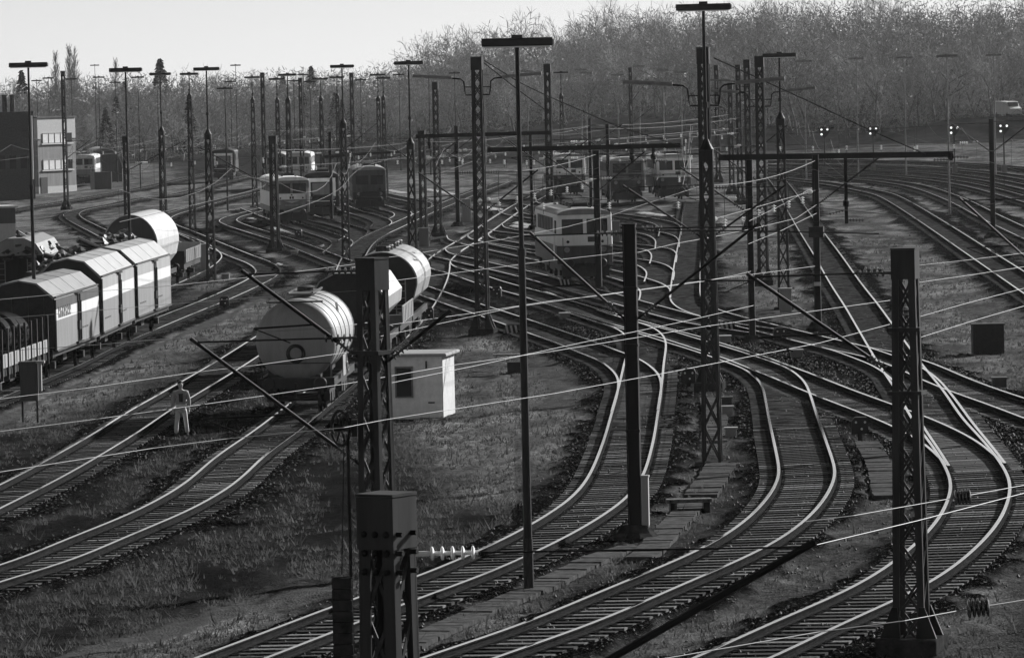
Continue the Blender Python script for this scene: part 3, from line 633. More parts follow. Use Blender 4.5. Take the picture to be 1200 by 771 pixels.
for i, (u, vb, vt) in enumerate(FAR):
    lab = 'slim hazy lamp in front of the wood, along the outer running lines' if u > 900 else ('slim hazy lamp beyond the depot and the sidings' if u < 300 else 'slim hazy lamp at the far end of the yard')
    t_lamp(u, vb, vt, lab, None, group='far yard lamps', detail=False, r=.075, light=u > 560)  # right hand lamps get paler metal that stands in for sunlight
# cross beams
def cross_beam(a, b, label, drops=(), posts=()):
    p, q = Vector(a), Vector(b); root = thing('cross_beam', label, 'catenary beam', p); m_ = MB()
    m_.beam((0, 0, 0), q-p, .16, .20); m_.beam((0, -.09, .12), q-p+Vector((0, -.09, .12)), .05, .05); m_.build('beam', M_STEELD, root)
    for t, d in drops:
        c = (q-p)*t; k = MB(); k.box((c.x, c.y, c.z-d/2), (.14, .14, d)); k.lathe((c.x, c.y, c.z-d*.75), (0, 0, 1), [(0, .08), (.05, .14), (.25, .14), (.3, .08)], 8); k.build('drop_post', M_STEELD, root)
        i = MB(); insulator(i, (c.x-.1, c.y, c.z-d*.8), (c.x-.75, c.y, c.z-d*.85)); i.build('insulator', M_PORC, root); i = MB(); insulator(i, (c.x+.1, c.y, c.z-d+.15), (c.x+.75, c.y, c.z-d+.13)); i.build('insulator', M_PORC, root)
    return root
y3 = at(959, 388).y; cross_beam(atd(842, 185.5, y3+.5), atd(1117, 181.5, y3+.5), 'long steel beam between the tallest lamp mast and the grass triangle, with one drop post', drops=[(.54, 2.85), (.99, .25)])
y4 = at(702, 345).y; cross_beam(atd(571, 176.5, y4+.5), atd(797, 171, y4+.5), 'steel beam above the cream locomotive, with hanging insulators', drops=[(.75, .9), (.86, .9)])
y5 = at(646, 293).y; cross_beam(atd(487, 160.5, y5-.6), atd(646, 156, y5-.6), 'further steel beam left of the lattice mast behind the cream locomotive', drops=[(.1, .8)])
y6 = at(389, 262).y; cross_beam(atd(380, 184, y6), atd(470, 178, y6), 'small hazy beam above the round-nosed locomotive')
# ------------------------------------------------------------------ rolling stock
def pose(key, u, v, away=True):
    """nearest point of a track to a photo pixel; local +y runs along the track away from the camera"""
    C = TRACKS[key]; P = np.array([proj(gp(x, y, .1)) for x, y in C]); i = int(np.argmin(np.hypot(P[:, 0]-u, P[:, 1]-v)))
    return i
def on_track(key, i, L):
    """place a vehicle of length L with its near end at index i (1 m steps) of the track"""
    C = TRACKS[key]; a = C[max(0, min(len(C)-1, i))]; j = min(len(C)-1, i+int(round(L))); b = C[j]
    d = (b-a)/max(1e-6, np.linalg.norm(b-a)); c = a + d*L/2
    return gp(c[0], c[1], RAILH), -math.atan2(d[0], d[1])
def wheelset(root, y, r=.46, gap=True):
    b = MB(); b.tube((-.72, y, r), (.72, y, r), .08, 8); ax = b.build('axle', M_BLACK, root)
    for s in (-1, 1):
        b = MB(); b.lathe((s*.68, y, r), (s, 0, 0), [(0, r+.03), (.03, r+.03), (.035, r), (.13, r), (.135, r-.07), (.06, r-.1), (.06, .12), (.2, .11), (.2, .05)], 20); b.build('wheel', M_RUST, ax)
        b = MB(); b.box((s*.98, y, r+.05), (.2, .34, .28)); b.box((s*.98, y, r+.34), (.10, 1.1, .10)); b.box((s*.98, y, r+.44), (.09, .7, .06)); b.build('axle_box', M_BLACK, ax)
def buffers(root, L, z=1.05, m=None):
    for s in (-1, 1):
        for e in (-1, 1):
            b = MB(); b.lathe((s*.875, e*(L/2-.62), z), (0, e, 0), [(0, .15), (.05, .15), (.06, .09), (.5, .09), (.52, .22), (.57, .23), (.61, .20)], 16); b.build('buffer', m or M_BLACK, root)
    for e in (-1, 1):
        b = MB(); b.box((0, e*(L/2-.45), z-.05), (.10, .30, .12)); b.tube((0, e*(L/2-.3), z-.05), (0, e*(L/2-.2), z-.5), .04, 6); b.build('coupling_hook', M_BLACK, root)
def underframe(root, L, bogies=False, m=None):
    b = MB()
    for s in (-1, 1): b.box((s*1.25, 0, 1.05), (.12, L-1.25, .26)); b.box((s*.5, 0, .95), (.14, L-1.3, .22))
    for y in (-L/2+.62, L/2-.62): b.box((0, y, 1.05), (2.62, .14, .34))
    for y in (-L/5, 0, L/5): b.box((0, y, 1.0), (2.4, .12, .2))
    b.box((.55, .5, .65), (.5, 1.1, .35)); b.tube((-.7, -1, .68), (-.7, .4, .68), .2, 10); b.build('underframe', m or M_BLACK, root)
    if bogies:
        for c in (-L/2+2.6, L/2-2.6):
            for dy in (-.9, .9): wheelset(root, c+dy)
            b = MB()
            for s in (-1, 1): b.box((s*1.02, c, .72), (.12, 2.6, .18)); b.box((s*1.02, c, .5), (.14, .7, .35))
            b.box((0, c, .72), (2.0, .3, .16))
            b.build('bogie_frame', M_BLACK, root)
    else:
        for c in (-L*.3, L*.3): wheelset(root, c)
    buffers(root, L)
VAN = [(-1.42, 1.16), (-1.42, 3.32), (-1.36, 3.46), (-.72, 4.02), (0, 4.16), (.72, 4.02), (1.36, 3.46), (1.42, 3.32), (1.42, 1.16)]
def sliding_van(key, i, L, label, first=False, h=1.0, bands=('t', 'm', 'b')):
    p, rz = on_track(key, i, L); root = thing('sliding_wall_van', label, 'goods van', p, rz, 'sliding wall vans')
    y0, y1 = -L/2+.72, L/2-.72; pr = [(x, 1.16+(z-1.16)*h) for x, z in VAN]
    underframe(root, L)
    b = MB(); b.prism([(x*.985, z) for x, z in pr[:2]] + [(x*.985, z-.01) for x, z in pr[2:7]] + [(x*.985, z) for x, z in pr[7:]], y0, y1)
    for e, yy in ((-1, y0), (1, y1)):
        for x in (-.95, -.32, .32, .95): b.box((x, yy+e*.03, 2.25), (.07, .06, 2.1))
    b.build('end_wall', M_BLACK, root)  # shade on the van ends is put into the colour as black
    b = MB(); ze, zt = pr[2][1], pr[4][1]
    b.prism([pr[1], pr[2], pr[3], pr[4], pr[5], pr[6], pr[7], (pr[7][0]-.05, pr[7][1]), (.68, pr[5][1]-.06), (0, zt-.06), (-.68, pr[5][1]-.06), (pr[1][0]+.05, pr[1][1])], y0-.04, y1+.04)
    for k in (.25, .5, .75): 
        yy = y0+(y1-y0)*k; b.prism([(pr[2][0]-.0, pr[2][1]+.012), (pr[3][0], pr[3][1]+.012), (0, zt+.012), (pr[5][0], pr[5][1]+.012), (pr[6][0], pr[6][1]+.012), (0, zt-.04)], yy-.03, yy+.03)
    b.build('roof', M_LGREY if not first else M_MGREY, root)
    zs = [1.2, 1.16+1.28*h, 1.16+1.75*h, pr[1][1]]; ms = [M_MGREY, M_WHITE, M_LGREY if not first else M_DGREY]
    for s in (-1, 1):
        for half, (ya, yb_) in enumerate(((y0+.02, -.03), (.03, y1-.02))):
            b = MB(); x = s*1.447
            for k in range(3): b.box((x, (ya+yb_)/2, (zs[k]+zs[k+1])/2), (.045, yb_-ya, zs[k+1]-zs[k]-.004), k)
            d = b.build('sliding_door', ms, root)
            if s == 1:
                g_ = MB(); rr = random.Random(hash((key, i, half)) % 1000)
                if first and half == 0:
                    for kk in range(7): g_.box((1.477, ya+.7+kk*.52, zs[1]+.3), (.012, .34, .44)); 
                    for kk in range(7): g_.box((1.485, ya+.7+kk*.52, zs[1]+.3+rr.uniform(-.1, .1)), (.012, .16, .12), 1)
                else:
                    for kk in range(4): g_.box((1.477, ya+.8+kk*.6, zs[0]+.55), (.012, .4, .06))
                g_.build('stencilled_panel', [M_DGREY, M_WHITE], d)
        b = MB()
        for yy in (-.28, .28): b.box((s*1.51, yy, (1.2+zs[3])/2), (.05, .09, zs[3]-1.3)); b.tube((s*1.55, yy, 1.3), (s*1.55, yy, zs[3]-.3), .025, 6)
        b.box((s*1.50, 0, zs[3]+.02), (.14, 1.5, .07)); b.box((s*1.50, 0, 1.9), (.10, .7, .35)); b.box((s*1.50, 0, 1.22), (.16, 1.6, .07)); b.build('locking_bars', M_BLACK, root)
        b = MB(); b.box((s*1.42, 0, zs[3]+.09), (.1, y1-y0, .06)); b.box((s*1.44, 0, 1.16), (.12, y1-y0, .05)); b.build('door_rail', M_DGREY, root)
    return root
i0_ = pose('hall', 52, 436) - 6
van_len = 14.0
sliding_van('hall', i0_-1, 14.0, 'nearest sliding wall van of the three, with a dark top band and a stencilled panel', first=True, h=.94)
sliding_van('hall', i0_+13, 14.0, 'middle sliding wall van of the three, pale roof', h=1.06)
sliding_van('hall', i0_+27, 14.0, 'last sliding wall van of the three, its far end beside the arched hood wagon', h=1.06)
# stake wagon with coils in front of the vans
def flat_wagon(key, i, L, label, cat='flat wagon', side=None, stakes=9, bogies=False, name='stake_wagon', endboard=False, group=None, sides_m=None, sh=.5):
    p, rz = on_track(key, i, L); root = thing(name, label, cat, p, rz, group); underframe(root, L, bogies)
    b = MB(); b.box((0, 0, 1.22), (2.7, L-1.25, .08)); b.build('deck', M_SLEEP, root)
    n = stakes
    for s in (-1, 1):
        for k in range(n):
            y = -L/2+1.0+(L-2.0)*k/(n-1)
            if side != 'panels':
                st = MB(); st.box((s*1.40, y, 1.75), (.09, .12, 1.9)); st.build('stake', M_BLACK, root)
            if k < n-1:
                y2 = -L/2+1.0+(L-2.0)*(k+1)/(n-1); sb = MB(); sb.box((s*1.38, (y+y2)/2, 1.26+sh/2), (.045, (y2-y)*.90, sh)); sb.box((s*1.41, (y+y2)/2, 1.26+sh*.5), (.03, .08, sh*.9)); sb.build('side_board', sides_m or M_LGREY, root)
    if endboard:
        b = MB(); b.box((0, L/2-.7, 1.7), (2.7, .07, .9)); b.build('end_board', M_WHITE, root)
        b = MB(); b.box((0, -L/2+.7, 1.6), (2.7, .07, .7)); b.build('end_board', M_BLACK, root)
    return root
fw = flat_wagon('hall', i0_-15, 13.6, 'stake wagon with pale side boards loaded with rings, cut by the left edge', group=None)
for k, (dy, rr) in enumerate(((1.2, .85), (2.9, .80), (4.5, .72), (-.9, .85))):
    b = MB(); n_ = 28
    M0 = fw.matrix_basis.copy()
    for ring in range(4):
        pts = []
        for q in range(n_+1):
            a = 2*math.pi*q/n_; pts.append(Vector((rr*1.1*math.cos(a), dy-.3+ring*.2, 1.28+rr+.06+rr*math.sin(a))))
        b.poly(pts, .10, 7)
    c = Vector((math.sin(-fw.rotation_euler.z)*dy, math.cos(fw.rotation_euler.z)*dy, 0))
    b.v = [(x, y-dy, z) for x, y, z in b.v]
    o = b.build('wire_coil', M_STEELD, None, smooth=True); o.location = Vector(fw.location)+c; o.rotation_euler = fw.rotation_euler
    tag(o, ['black wire coil second from the far end of the stake wagon', 'black wire coil on the stake wagon, one place nearer than the middle', 'smallest black wire coil on the stake wagon, closest to the vans', 'black wire coil on the stake wagon, closest to the camera'][[1, 0, 2, 3][k]], 'wire coil', 'wire coils on the stake wagon')
# arched / hexagonal hopper bodies
def hopper(key, i, L, label, prof, m_end, m_skin, ribs=6, name='hopper_wagon', group=None, hump=True):
    p, rz = on_track(key, i, L); root = thing(name, label, 'hopper wagon', p, rz, group); underframe(root, L, True)
    y0, y1 = -L/2+.9, L/2-.9; b = MB()
    b.prism(prof, y0+.05, y1-.05)
    b.build('end_wall', m_end, root)  # dark ends have their shade put into the colour
    sk = [(x*1.012, z+.012) for x, z in prof]; b = MB(); n = len(prof); vs = [(x, y0, z) for x, z in sk]+[(x, y1, z) for x, z in sk]
    vs += [(x*.97, y0, z-.02) for x, z in prof]+[(x*.97, y1, z-.02) for x, z in prof]
    fs = [(k, (k+1) % n, n+(k+1) % n, n+k) for k in range(n)] + [(k+2*n, k, n*0+(k+1) % n, 2*n+(k+1) % n) for k in range(n)][:0]
    fs += [(k, 2*n+k, 2*n+(k+1) % n, (k+1) % n) for k in range(n)] + [(n+k, n+(k+1) % n, 3*n+(k+1) % n, 3*n+k) for k in range(n)]
    b.add(vs, fs); b.build('body_shell', m_skin, root)
    for q in range(ribs):
        yy = y0 + (y1-y0)*(q+.5)/ribs; b = MB(); b.prism([(x*1.03, z+.03) for x, z in prof], yy-.04, yy+.04, cap=False); b.build('body_rib', m_skin, root)
    if hump:
        b = MB()
        for q in range(5):
            yy = y0+(y1-y0)*(q+.5)/5; b.lathe((0, yy, max(z for _, z in prof)-.05), (0, 0, 1), [(0, .32), (.2, .32), (.22, .36), (.28, .3)], 12)
            b.box((0, yy+.9, max(z for _, z in prof)+.08), (.5, .9, .04))
        b.build('roof_hatches', M_BLACK, root)
    for s in (-1, 1):
        b = MB(); b.box((s*1.0, y0-.12, 1.9), (.05, .05, 1.6)); b.box((s*.6, y0-.12, 1.9), (.05, .05, 1.6))
        for z in (1.3, 1.6, 1.9, 2.2, 2.5): b.tube((s*.6, y0-.12, z), (s*1.0, y0-.12, z), .018, 5)
        b.build('end_ladder', M_GALV, root)
    return root
HEX = [(-.55, 1.35), (-1.45, 2.3), (-1.5, 2.8), (-1.05, 3.5), (-.45, 3.8), (.45, 3.8), (1.05, 3.5), (1.5, 2.8), (1.45, 2.3), (.55, 1.35)]
ARCH = [(-.9, 1.45), (-1.35, 2.0), (-1.5, 2.7)] + [(-1.52*math.cos(a), 2.75+1.72*math.sin(a)) for a in [R(10*k) for k in range(1, 18)]] + [(1.5, 2.7), (1.35, 2.0), (.9, 1.45)]
i1_ = pose('tank', 345, 485) - 1
# nearest: bogie tank wagon
def tank_wagon(key, i, L, label, rad=1.37, group=None):
    p, rz = on_track(key, i, L); root = thing('tank_wagon', label, 'tank wagon', p, rz, group); underframe(root, L, True)
    y0, y1 = -L/2+.85, L/2-.85; zc = 2.45
    b = MB(); prof = [(0, .02), (.02, .5), (.10, .95), (.20, 1.22), (.33, rad-.03), (.42, rad)]
    Ln = y1-y0; pr = prof + [(Ln-t, r) for t, r in prof[::-1]]
    b.lathe((0, y0, zc), (0, 1, 0), [(t, r) for t, r in pr], 48); b.build('tank_barrel', M_TANK, root, smooth=True)
    b = MB(); b.lathe((0, y0-.012, zc), (0, -1, 0), [(-.42, rad+.004), (-.34, rad-.02), (-.21, 1.23), (-.10, .97), (.0, .53), (.025, .06)], 40); b.build('barrel_end', M_LGREY, root, smooth=True)
    for t in (.55, Ln*.3, Ln*.5, Ln*.7, Ln-.55):
        b = MB(); b.lathe((0, y0+t-.05, zc), (0, 1, 0), [(0, rad), (.0, rad+.025), (.10, rad+.025), (.10, rad)], 48); b.build('tank_band', M_LGREY, root)
    b = MB(); b.lathe((0, y0+.02, zc-.42), (0, -1, 0), [(0, .2), (0, .30), (.07, .33), (.10, .30), (.10, .22), (.02, .2)], 24); b.build('end_ring', M_BLACK, root)
    b = MB(); b.box((0, y0-.03, zc-.75), (2.3, .03, .03)); b.box((0, y0+.1, zc+1.33), (1.9, .3, .05)); b.tube((-1.15, y0-.03, zc-.75), (-1.15, y0-.03, 1.2), .02, 5); b.tube((1.15, y0-.03, zc-.75), (1.15, y0-.03, 1.2), .02, 5); b.build('end_railing', M_BLACK, root)
    b = MB(); b.box((0, 0, zc+rad+.12), (.8, 4.2, .05)); b.lathe((0, .3, zc+rad-.05), (0, 0, 1), [(0, .3), (.3, .3), (.32, .34), (.38, .2)], 14)
    for s in (-1, 1):
        b.box((s*.42, 0, zc+rad+.17), (.05, 4.2, .06))
    b.build('walkway', M_DGREY, root)
    b = MB()
    for y in (-.2, .25): b.tube((rad*.78, y, zc+1.1), (1.45, y, 1.1), .025, 6)
    for k in range(8): z = 1.2+k*.28; x = 1.45-(z-1.1)*.15; b.tube((x, -.2, z), (x, .25, z), .015, 5)
    b.build('side_ladder', M_GALV, root)
    b = MB()
    for e in (-1, 1):
        for s in (-1, 1): b.box((s*.9, e*(Ln/2-1.6), 1.42), (.35, .5, .55))
    b.box((0, 0, 1.24), (1.6, Ln-.6, .12)); b.build('saddle', M_BLACK, root)
    b = MB(); b.box((1.46, -2.2, 1.5), (.03, 1.1, .7)); b.build('side_plate', M_LGREY, root)
    return root
tank_wagon('tank', i1_, 10.6, 'pale tank wagon with a dark ring on its end, nearest the walking man')
hopper('tank', pose('tank', 412, 432)-4, 12, 'hexagonal dark ended hopper wagon behind the pale tank', HEX, M_BLACK, M_TANK, 4)
flat_wagon('tank', pose('tank', 412, 432)+8, 9.5, 'low stake wagon with pale side boards behind the hexagonal hopper', sides_m=M_LGREY, side='panels', stakes=8, sh=.7)
hopper('tank', pose('tank', 412, 432)+17, 13, 'tall arched hood wagon with bright ribbed flank, last behind the tank', [(x*1.0, 1.45+(z-1.45)*.80) for x, z in ARCH], M_BLACK, M_TANK, 9, name='arched_hood_wagon')
# scrap train
jt = pose('scrap', 160, 353)
def scrap_load(root, L, label, zb, seed):
    r_ = random.Random(seed); b = MB()
    for k in range(150):
        x = r_.uniform(-1.15, 1.15); y = r_.uniform(-L/2+.6, L/2-.6); z = zb + r_.uniform(-.1, 1.15)*(1-abs(x)/1.6); s = r_.uniform(.15, .5)
        if k % 3 == 0:
            a = r_.uniform(0, 6.28); bb = r_.uniform(-.4, .5); d = Vector((math.cos(a)*math.cos(bb), math.sin(a)*math.cos(bb), math.sin(bb))); b.tube(Vector((x, y, z))-d*s, Vector((x, y, z))+d*s*1.4, s*.35, 7, s*.28)
        else:
            vs = [(x+vx*s*r_.uniform(.6, 1.6), y+vy*s*r_.uniform(.6, 1.8), z+vz*s*r_.uniform(.3, .9)) for vx, vy, vz in ico]; b.add(vs, icf)
    o = b.build('scrap_heap', M_SCRAP, None); o.location = root.location; o.rotation_euler = root.rotation_euler
    tag(o, label, 'scrap load', 'scrap loads in the open wagons'); return o
def gondola(key, i, L, label):
    p, rz = on_track(key, i, L); root = thing('open_wagon', label, 'open wagon', p, rz, 'open wagons with scrap'); underframe(root, L)
    b = MB(); b.box((0, 0, 1.25), (2.7, L-1.3, .1)); b.build('floor_plate', M_BLACK, root)
    for s in (-1, 1):
        b = MB(); b.box((s*1.36, 0, 2.05), (.06, L-1.3, 1.55)); b.box((s*1.38, 0, 2.84), (.14, L-1.3, .10))
        for k in range(9): b.box((s*1.42, -L/2+.8+(L-1.6)*k/8, 2.0), (.10, .10, 1.5))
        b.build('side_wall', M_DGREY, root)
        b = MB(); b.box((0, s*(L/2-.68), 2.05), (2.66, .06, 1.55)); b.box((0, s*(L/2-.66), 2.84), (2.7, .1, .1)); b.build('end_wall', M_DGREY, root)
    return root
SL = ['scrap heap in the open wagon at the left edge, nearest', 'scrap heap in the second open wagon from the left edge', 'scrap heap in the third open wagon, beside the arched hood wagon']
for k in range(3):
    r_ = gondola('scrap', jt-3-13*(3-k), 12.6, ['open wagon full of scrap at the left edge, nearest', 'second open wagon full of scrap from the left edge', 'third open wagon full of scrap, against the arched hood wagon'][k])
    scrap_load(r_, 12.6, SL[k], 2.75, k)
hopper('scrap', jt-3, 13, 'arched hood wagon with pale sunlit flank behind the sliding wall vans', [(x, 1.45+(z-1.45)*1.02) for x, z in ARCH], M_DGREY, M_TARP, 3, name='arched_hood_wagon', hump=False)
flat_wagon('scrap', jt+13, 12, 'low open wagon with a white end board right of the arched hood wagon', side='panels', stakes=9, endboard=True, sides_m=M_MGREY, sh=.75)
# hopper on the depot side seen over the scrap
p_ = at(34, 330); 
def loose_hopper(p, rz, label):
    key = '_tmp'; d = Vector((-math.sin(rz), math.cos(rz))); TRACKS[key] = np.array([[p.x+d.x*k, p.y+d.y*k] for k in range(40)])
    return hopper(key, 0, 13, label, [(x*1.1, z) for x, z in HEX], M_MGREY, M_TARP, 4)
C_ = TRACKS['scrap']; Tn, Nn = normals(C_); TRACKS['store'] = (C_ - Nn*5.2)[:max(10, jt-6)]
k_ = pose('store', 34, 325)
hopper('store', k_, 13, 'pale hexagonal hopper wagon seen over the scrap heaps at the left', HEX, M_LGREY, M_MGREY, 4, hump=False)
r_ = gondola('store', k_+13, 12.6, 'open wagon full of scrap behind the pale hexagonal hopper'); scrap_load(r_, 12.6, 'scrap heap in the open wagon behind the pale hexagonal hopper', 2.75, 9)
r_ = gondola('store', k_+26, 12.6, 'open wagon full of scrap left of the hairpin curve'); scrap_load(r_, 12.6, 'scrap heap in the open wagon left of the hairpin curve', 2.75, 10)
# ------------------------------------------------------------------ locomotives
def pantograph(root, y, up=False, m=M_BLACK):
    b = MB(); z = 3.95
    for s in (-1, 1): b.tube((s*.55, y-.6, z), (s*.55, y+.6, z), .035, 6); b.tube((s*.5, y+.5, z+.08), (s*.35, y-.7, z+.28), .025, 6); b.tube((s*.35, y-.7, z+.28), (s*.4, y+.5, z+.42), .025, 6)
    b.tube((-.85, y+.4, z+.46), (.85, y+.4, z+.46), .03, 6); b.tube((-.85, y+.6, z+.46), (.85, y+.6, z+.46), .03, 6)
    for s in (-1, 1): b.tube((s*.85, y+.5, z+.46), (s*1.0, y+.5, z+.34), .03, 6)
    pa = b.build('pantograph', m, root)
    for s in (-1, 1):
        for dy in (-.5, .5): i = MB(); insulator(i, (s*.55, y+dy, z-.26), (s*.55, y+dy, z), 3, .10, .05); i.build('insulator', M_PORC, pa)
def loco(key, i, L, label, upper=M_CREAM, lower=M_DGREY, roof=M_LGREY, nose=0.0, split=1.95, front_lower=None, emblem=None, grill=True, low=False, group='electric locomotives', name='electric_locomotive', hgt=3.62, door=None, win_dark=True):
    p, rz = on_track(key, i, L); root = thing(name, label, 'locomotive', p, rz, group)
    y0, y1 = -L/2+.65, L/2-.65; wd = 1.50
    def body(z0, z1, x_, nm, m, nz):
        b = MB(); pr = [(-x_, z0), (-x_, z1), (x_, z1), (x_, z0)]
        outl = [(-x_, y0+.28), (-x_*.80, y0+.06), (-x_*.45, y0-nz*.5), (x_*.45, y0-nz*.5), (x_*.80, y0+.06), (x_, y0+.28), (x_, y1-.28), (x_*.8, y1-.06), (x_*.45, y1+nz*.5), (-x_*.45, y1+nz*.5), (-x_*.8, y1-.06), (-x_, y1-.28)]
        n = len(outl); tp = nz*.6+.10 if nm == 'body' else 0
        vs = [(x, y, z0) for x, y in outl] + [(x*(.985 if nm == 'body' else 1), y*(1-tp/L*1.6), z1) for x, y in outl]
        b.add(vs, [(k, (k+1) % n, n+(k+1) % n, n+k) for k in range(n)] + [tuple(range(n))[::-1], tuple(range(n, 2*n))]); return b.build(nm, m, root, bevel=.05)
    body(.98, split, wd, 'lower_body', lower, nose); body(split+.002, hgt, wd-.004, 'body', upper, nose)
    b = MB(); n_ = 9; rp = [(-wd*.985*math.cos(math.pi*k/n_)*(1 if 0 < k < n_ else 1), hgt-.02+.34*math.sin(math.pi*k/n_)) for k in range(n_+1)]
    b.prism(rp, y0+.05, y1-.05); b.build('roof', roof, root, bevel=.03)
    def fy(x, z, e):
        """surface of the body front at half-width x and height z (e = -1 the near face)"""
        ax = abs(x); a = wd*.45; c = wd*.8
        if e < 0: y = y0-nose*.5 if ax <= a else (y0-nose*.5 + (ax-a)/(c-a)*(.06+nose*.5) if ax <= c else y0+.06+(ax-c)/(wd-c)*.22)
        else: y = -(y0-nose*.5 if ax <= a else (y0-nose*.5 + (ax-a)/(c-a)*(.06+nose*.5) if ax <= c else y0+.06+(ax-c)/(wd-c)*.22))
        if z > split: tp = nose*.6+.10; y *= 1 - tp/L*1.6*(z-split)/(hgt-split)
        return y
    def patch(xs, zs, e, out, m, nm, par):
        b = MB(); n = len(xs)
        for z in zs:
            for x in xs: b.v.append((x, fy(x, z, e)+e*out, z))
        for z in zs:
            for x in xs: b.v.append((x, fy(x, z, e)-e*.03, z))
        k0 = n*len(zs)
        for j in range(len(zs)-1):
            for i in range(n-1):
                q = j*n+i; b.f.append((q, q+1, q+n+1, q+n)); b.f.append((k0+q+n, k0+q+n+1, k0+q+1, k0+q))
        top = (len(zs)-1)*n
        for i in range(n-1): b.f.append((i+1, i, k0+i, k0+i+1)); b.f.append((top+i, top+i+1, k0+top+i+1, k0+top+i))
        for j in range(len(zs)-1): b.f.append((j*n, (j+1)*n, k0+(j+1)*n, k0+j*n)); b.f.append(((j+1)*n+n-1, j*n+n-1, k0+j*n+n-1, k0+(j+1)*n+n-1))
        b.m = [0]*len(b.f); return b.build(nm, m, par)
    for e in (-1, 1):
        for s in (-1, 1):
            if door: continue
            zc = split+1.02; xs = sorted([s*.16, s*wd*.45, s*1.16])
            fr = patch(sorted([s*.10, s*wd*.45, s*1.22]), (zc-.40, zc+.40), e, .012, M_STEELD, 'window_frame', root); patch(xs, (zc-.33, zc+.33), e, .022, M_GLASS, 'window_pane', fr)
        for s in (-1, 1):
            b = MB(); b.lathe((s*.98, fy(.98, split-.2, e), split-.2), (0, e, 0), [(-.12, .15), (.06, .15), (.06, .12), (.03, .11), (.03, .03)], 14); b.build('headlight', M_LGREY, root)
            b = MB(); b.lathe((s*.92, fy(.92, split+.22, e), split+.22), (0, e, 0), [(-.12, .08), (.05, .08), (.06, .03)], 12); b.build('tail_lamp', M_BLACK, root)
        if emblem:
            em = patch((-1.18, -wd*.45, 0, wd*.45, 1.18), (split+.10, split+.58), e, .03, M_CREAM, 'front_panel', root)
            b = MB(); y_ = fy(0, split+.3, e)+e*.045
            for dx in (-.10, .10): b.box((dx, y_, split+.25), (.15, .02, .20))
            b.add([(-.12, y_, split+.42), (.12, y_, split+.42), (0, y_, split+.56)], [(0, 1, 2)]); b.build('emblem', M_DGREY, em)
            b = MB(); yl = fy(0, split-.1, e)+e*.012; b.add([(-.67, yl, split-.002), (.67, yl, split-.002), (0, yl, split-.18)] + [(-.67, yl-e*.05, split-.002), (.67, yl-e*.05, split-.002), (0, yl-e*.05, split-.18)], [(0, 1, 2), (5, 4, 3), (0, 3, 4, 1), (1, 4, 5, 2), (2, 5, 3, 0)]); b.build('panel_tip', M_WHITE, em)
            patch((-.55, .55), (split-.42, split-.30), e, .02, M_LGREY, 'number_plate', root)
        elif not door: patch((.14, .56), (split+.20, split+.48), e, .02, M_DGREY, 'number_plate', root)
        if door:
            for s in (-1, 1): patch(sorted([s*.95, s*1.19]), (split-.1, 3.1), e, .03, M_CREAM, 'white_post', root)
            patch((-1.18, -wd*.45, wd*.45, 1.18), (3.1, 3.42), e, .032, M_CREAM, 'white_band', root); patch((-1.2, -wd*.45, wd*.45, 1.2), (1.42, 1.50), e, .03, M_WHITE, 'white_band', root)
            patch((-.8, -wd*.45, wd*.45, .8), (2.0, 3.0), e, .02, M_MGREY, 'grille', root)
        yy = fy(0, 1.5, e)
        b = MB(); b.box((0, yy+e*.06, .62), (2.5, .10, .62)); b.build('snow_plough', M_BLACK, root)
        b = MB(); b.tube((-1.2, yy+e*.1, 1.25), (1.2, yy+e*.1, 1.25), .02, 5)
        for s in (-1, 1): b.tube((s*1.2, yy+e*.1, .95), (s*1.2, yy+e*.1, 2.4), .02, 5)
        b.build('handrail', M_DGREY if not emblem else M_BLACK, root)
    for s in (-1, 1):
        b = MB(); b.box((s*(wd-.0), y0+1.0, split+1.0), (.05, .75, .7)); b.build('side_window', M_GLASS, root); b = MB(); b.box((s*wd, y1-1.0, split+1.0), (.05, .75, .7)); b.build('side_window', M_GLASS, root)
        if grill:
            for k in range(5):
                y = y0+2.6+(y1-y0-5.2)*(k+.5)/5; b = MB(); b.box((s*wd, y, split+1.08), (.06, (y1-y0-5.2)/5*.8, .75)); b.build('side_grille', M_BLACK if win_dark else M_MGREY, root)
        b = MB(); b.box((s*(wd+.01), y0+1.75, 2.2), (.05, .7, 2.1)); b.build('cab_door', upper if s > 0 else upper, root)
    if emblem:
        for s in (-1, 1): b = MB(); b.box((s*(wd+.004), 0, 2.5), (.02, y1-y0-.9, 2.1)); b.build('side_panel', M_CREAM, root)
    for c in (-L/2+4.0, L/2-4.0):
        for dy in (-1.6, 1.6): wheelset(root, c+dy, .58)
        b = MB()
        for s in (-1, 1): b.box((s*1.1, c, .75), (.16, 4.4, .3)); b.box((s*1.1, c, .45), (.12, 1.2, .35))
        b.box((0, c, .75), (2.2, .4, .25))
        b.build('bogie_frame', M_BLACK, root)
    b = MB(); b.box((0, 0, .75), (2.3, 3.2, .6)); b.build('underfloor_box', M_BLACK, root)
    b = MB(); 
    for yq in (-3, -1, 1, 3): b.box((.1, yq, hgt+.42), (1.1, 1.2, .22)); b.tube((-.7, yq-1, hgt+.5), (-.7, yq+1, hgt+.5), .03, 5)
    b.build('roof_gear', M_BLACK, root); buffers(root, L, 1.05)
    if not door: pantograph(root, y0+3.0); pantograph(root, y1-3.0)
    return root
def straight(key, u, v, tan):
    a = at(u, v, RAILH); d = np.array([tan, 1.0])/math.hypot(tan, 1); TRACKS[key] = np.array([np.array([a.x, a.y])+d*q for q in range(60)])
straight('cream', 688, 331, -.075)
loco('cream', 0, 16.4, 'two-tone electric locomotive, cream above dark, in the middle of the yard', M_CREAM, M_DGREY, M_LGREY, nose=.1)
straight('j1', 343, 263, -.11)
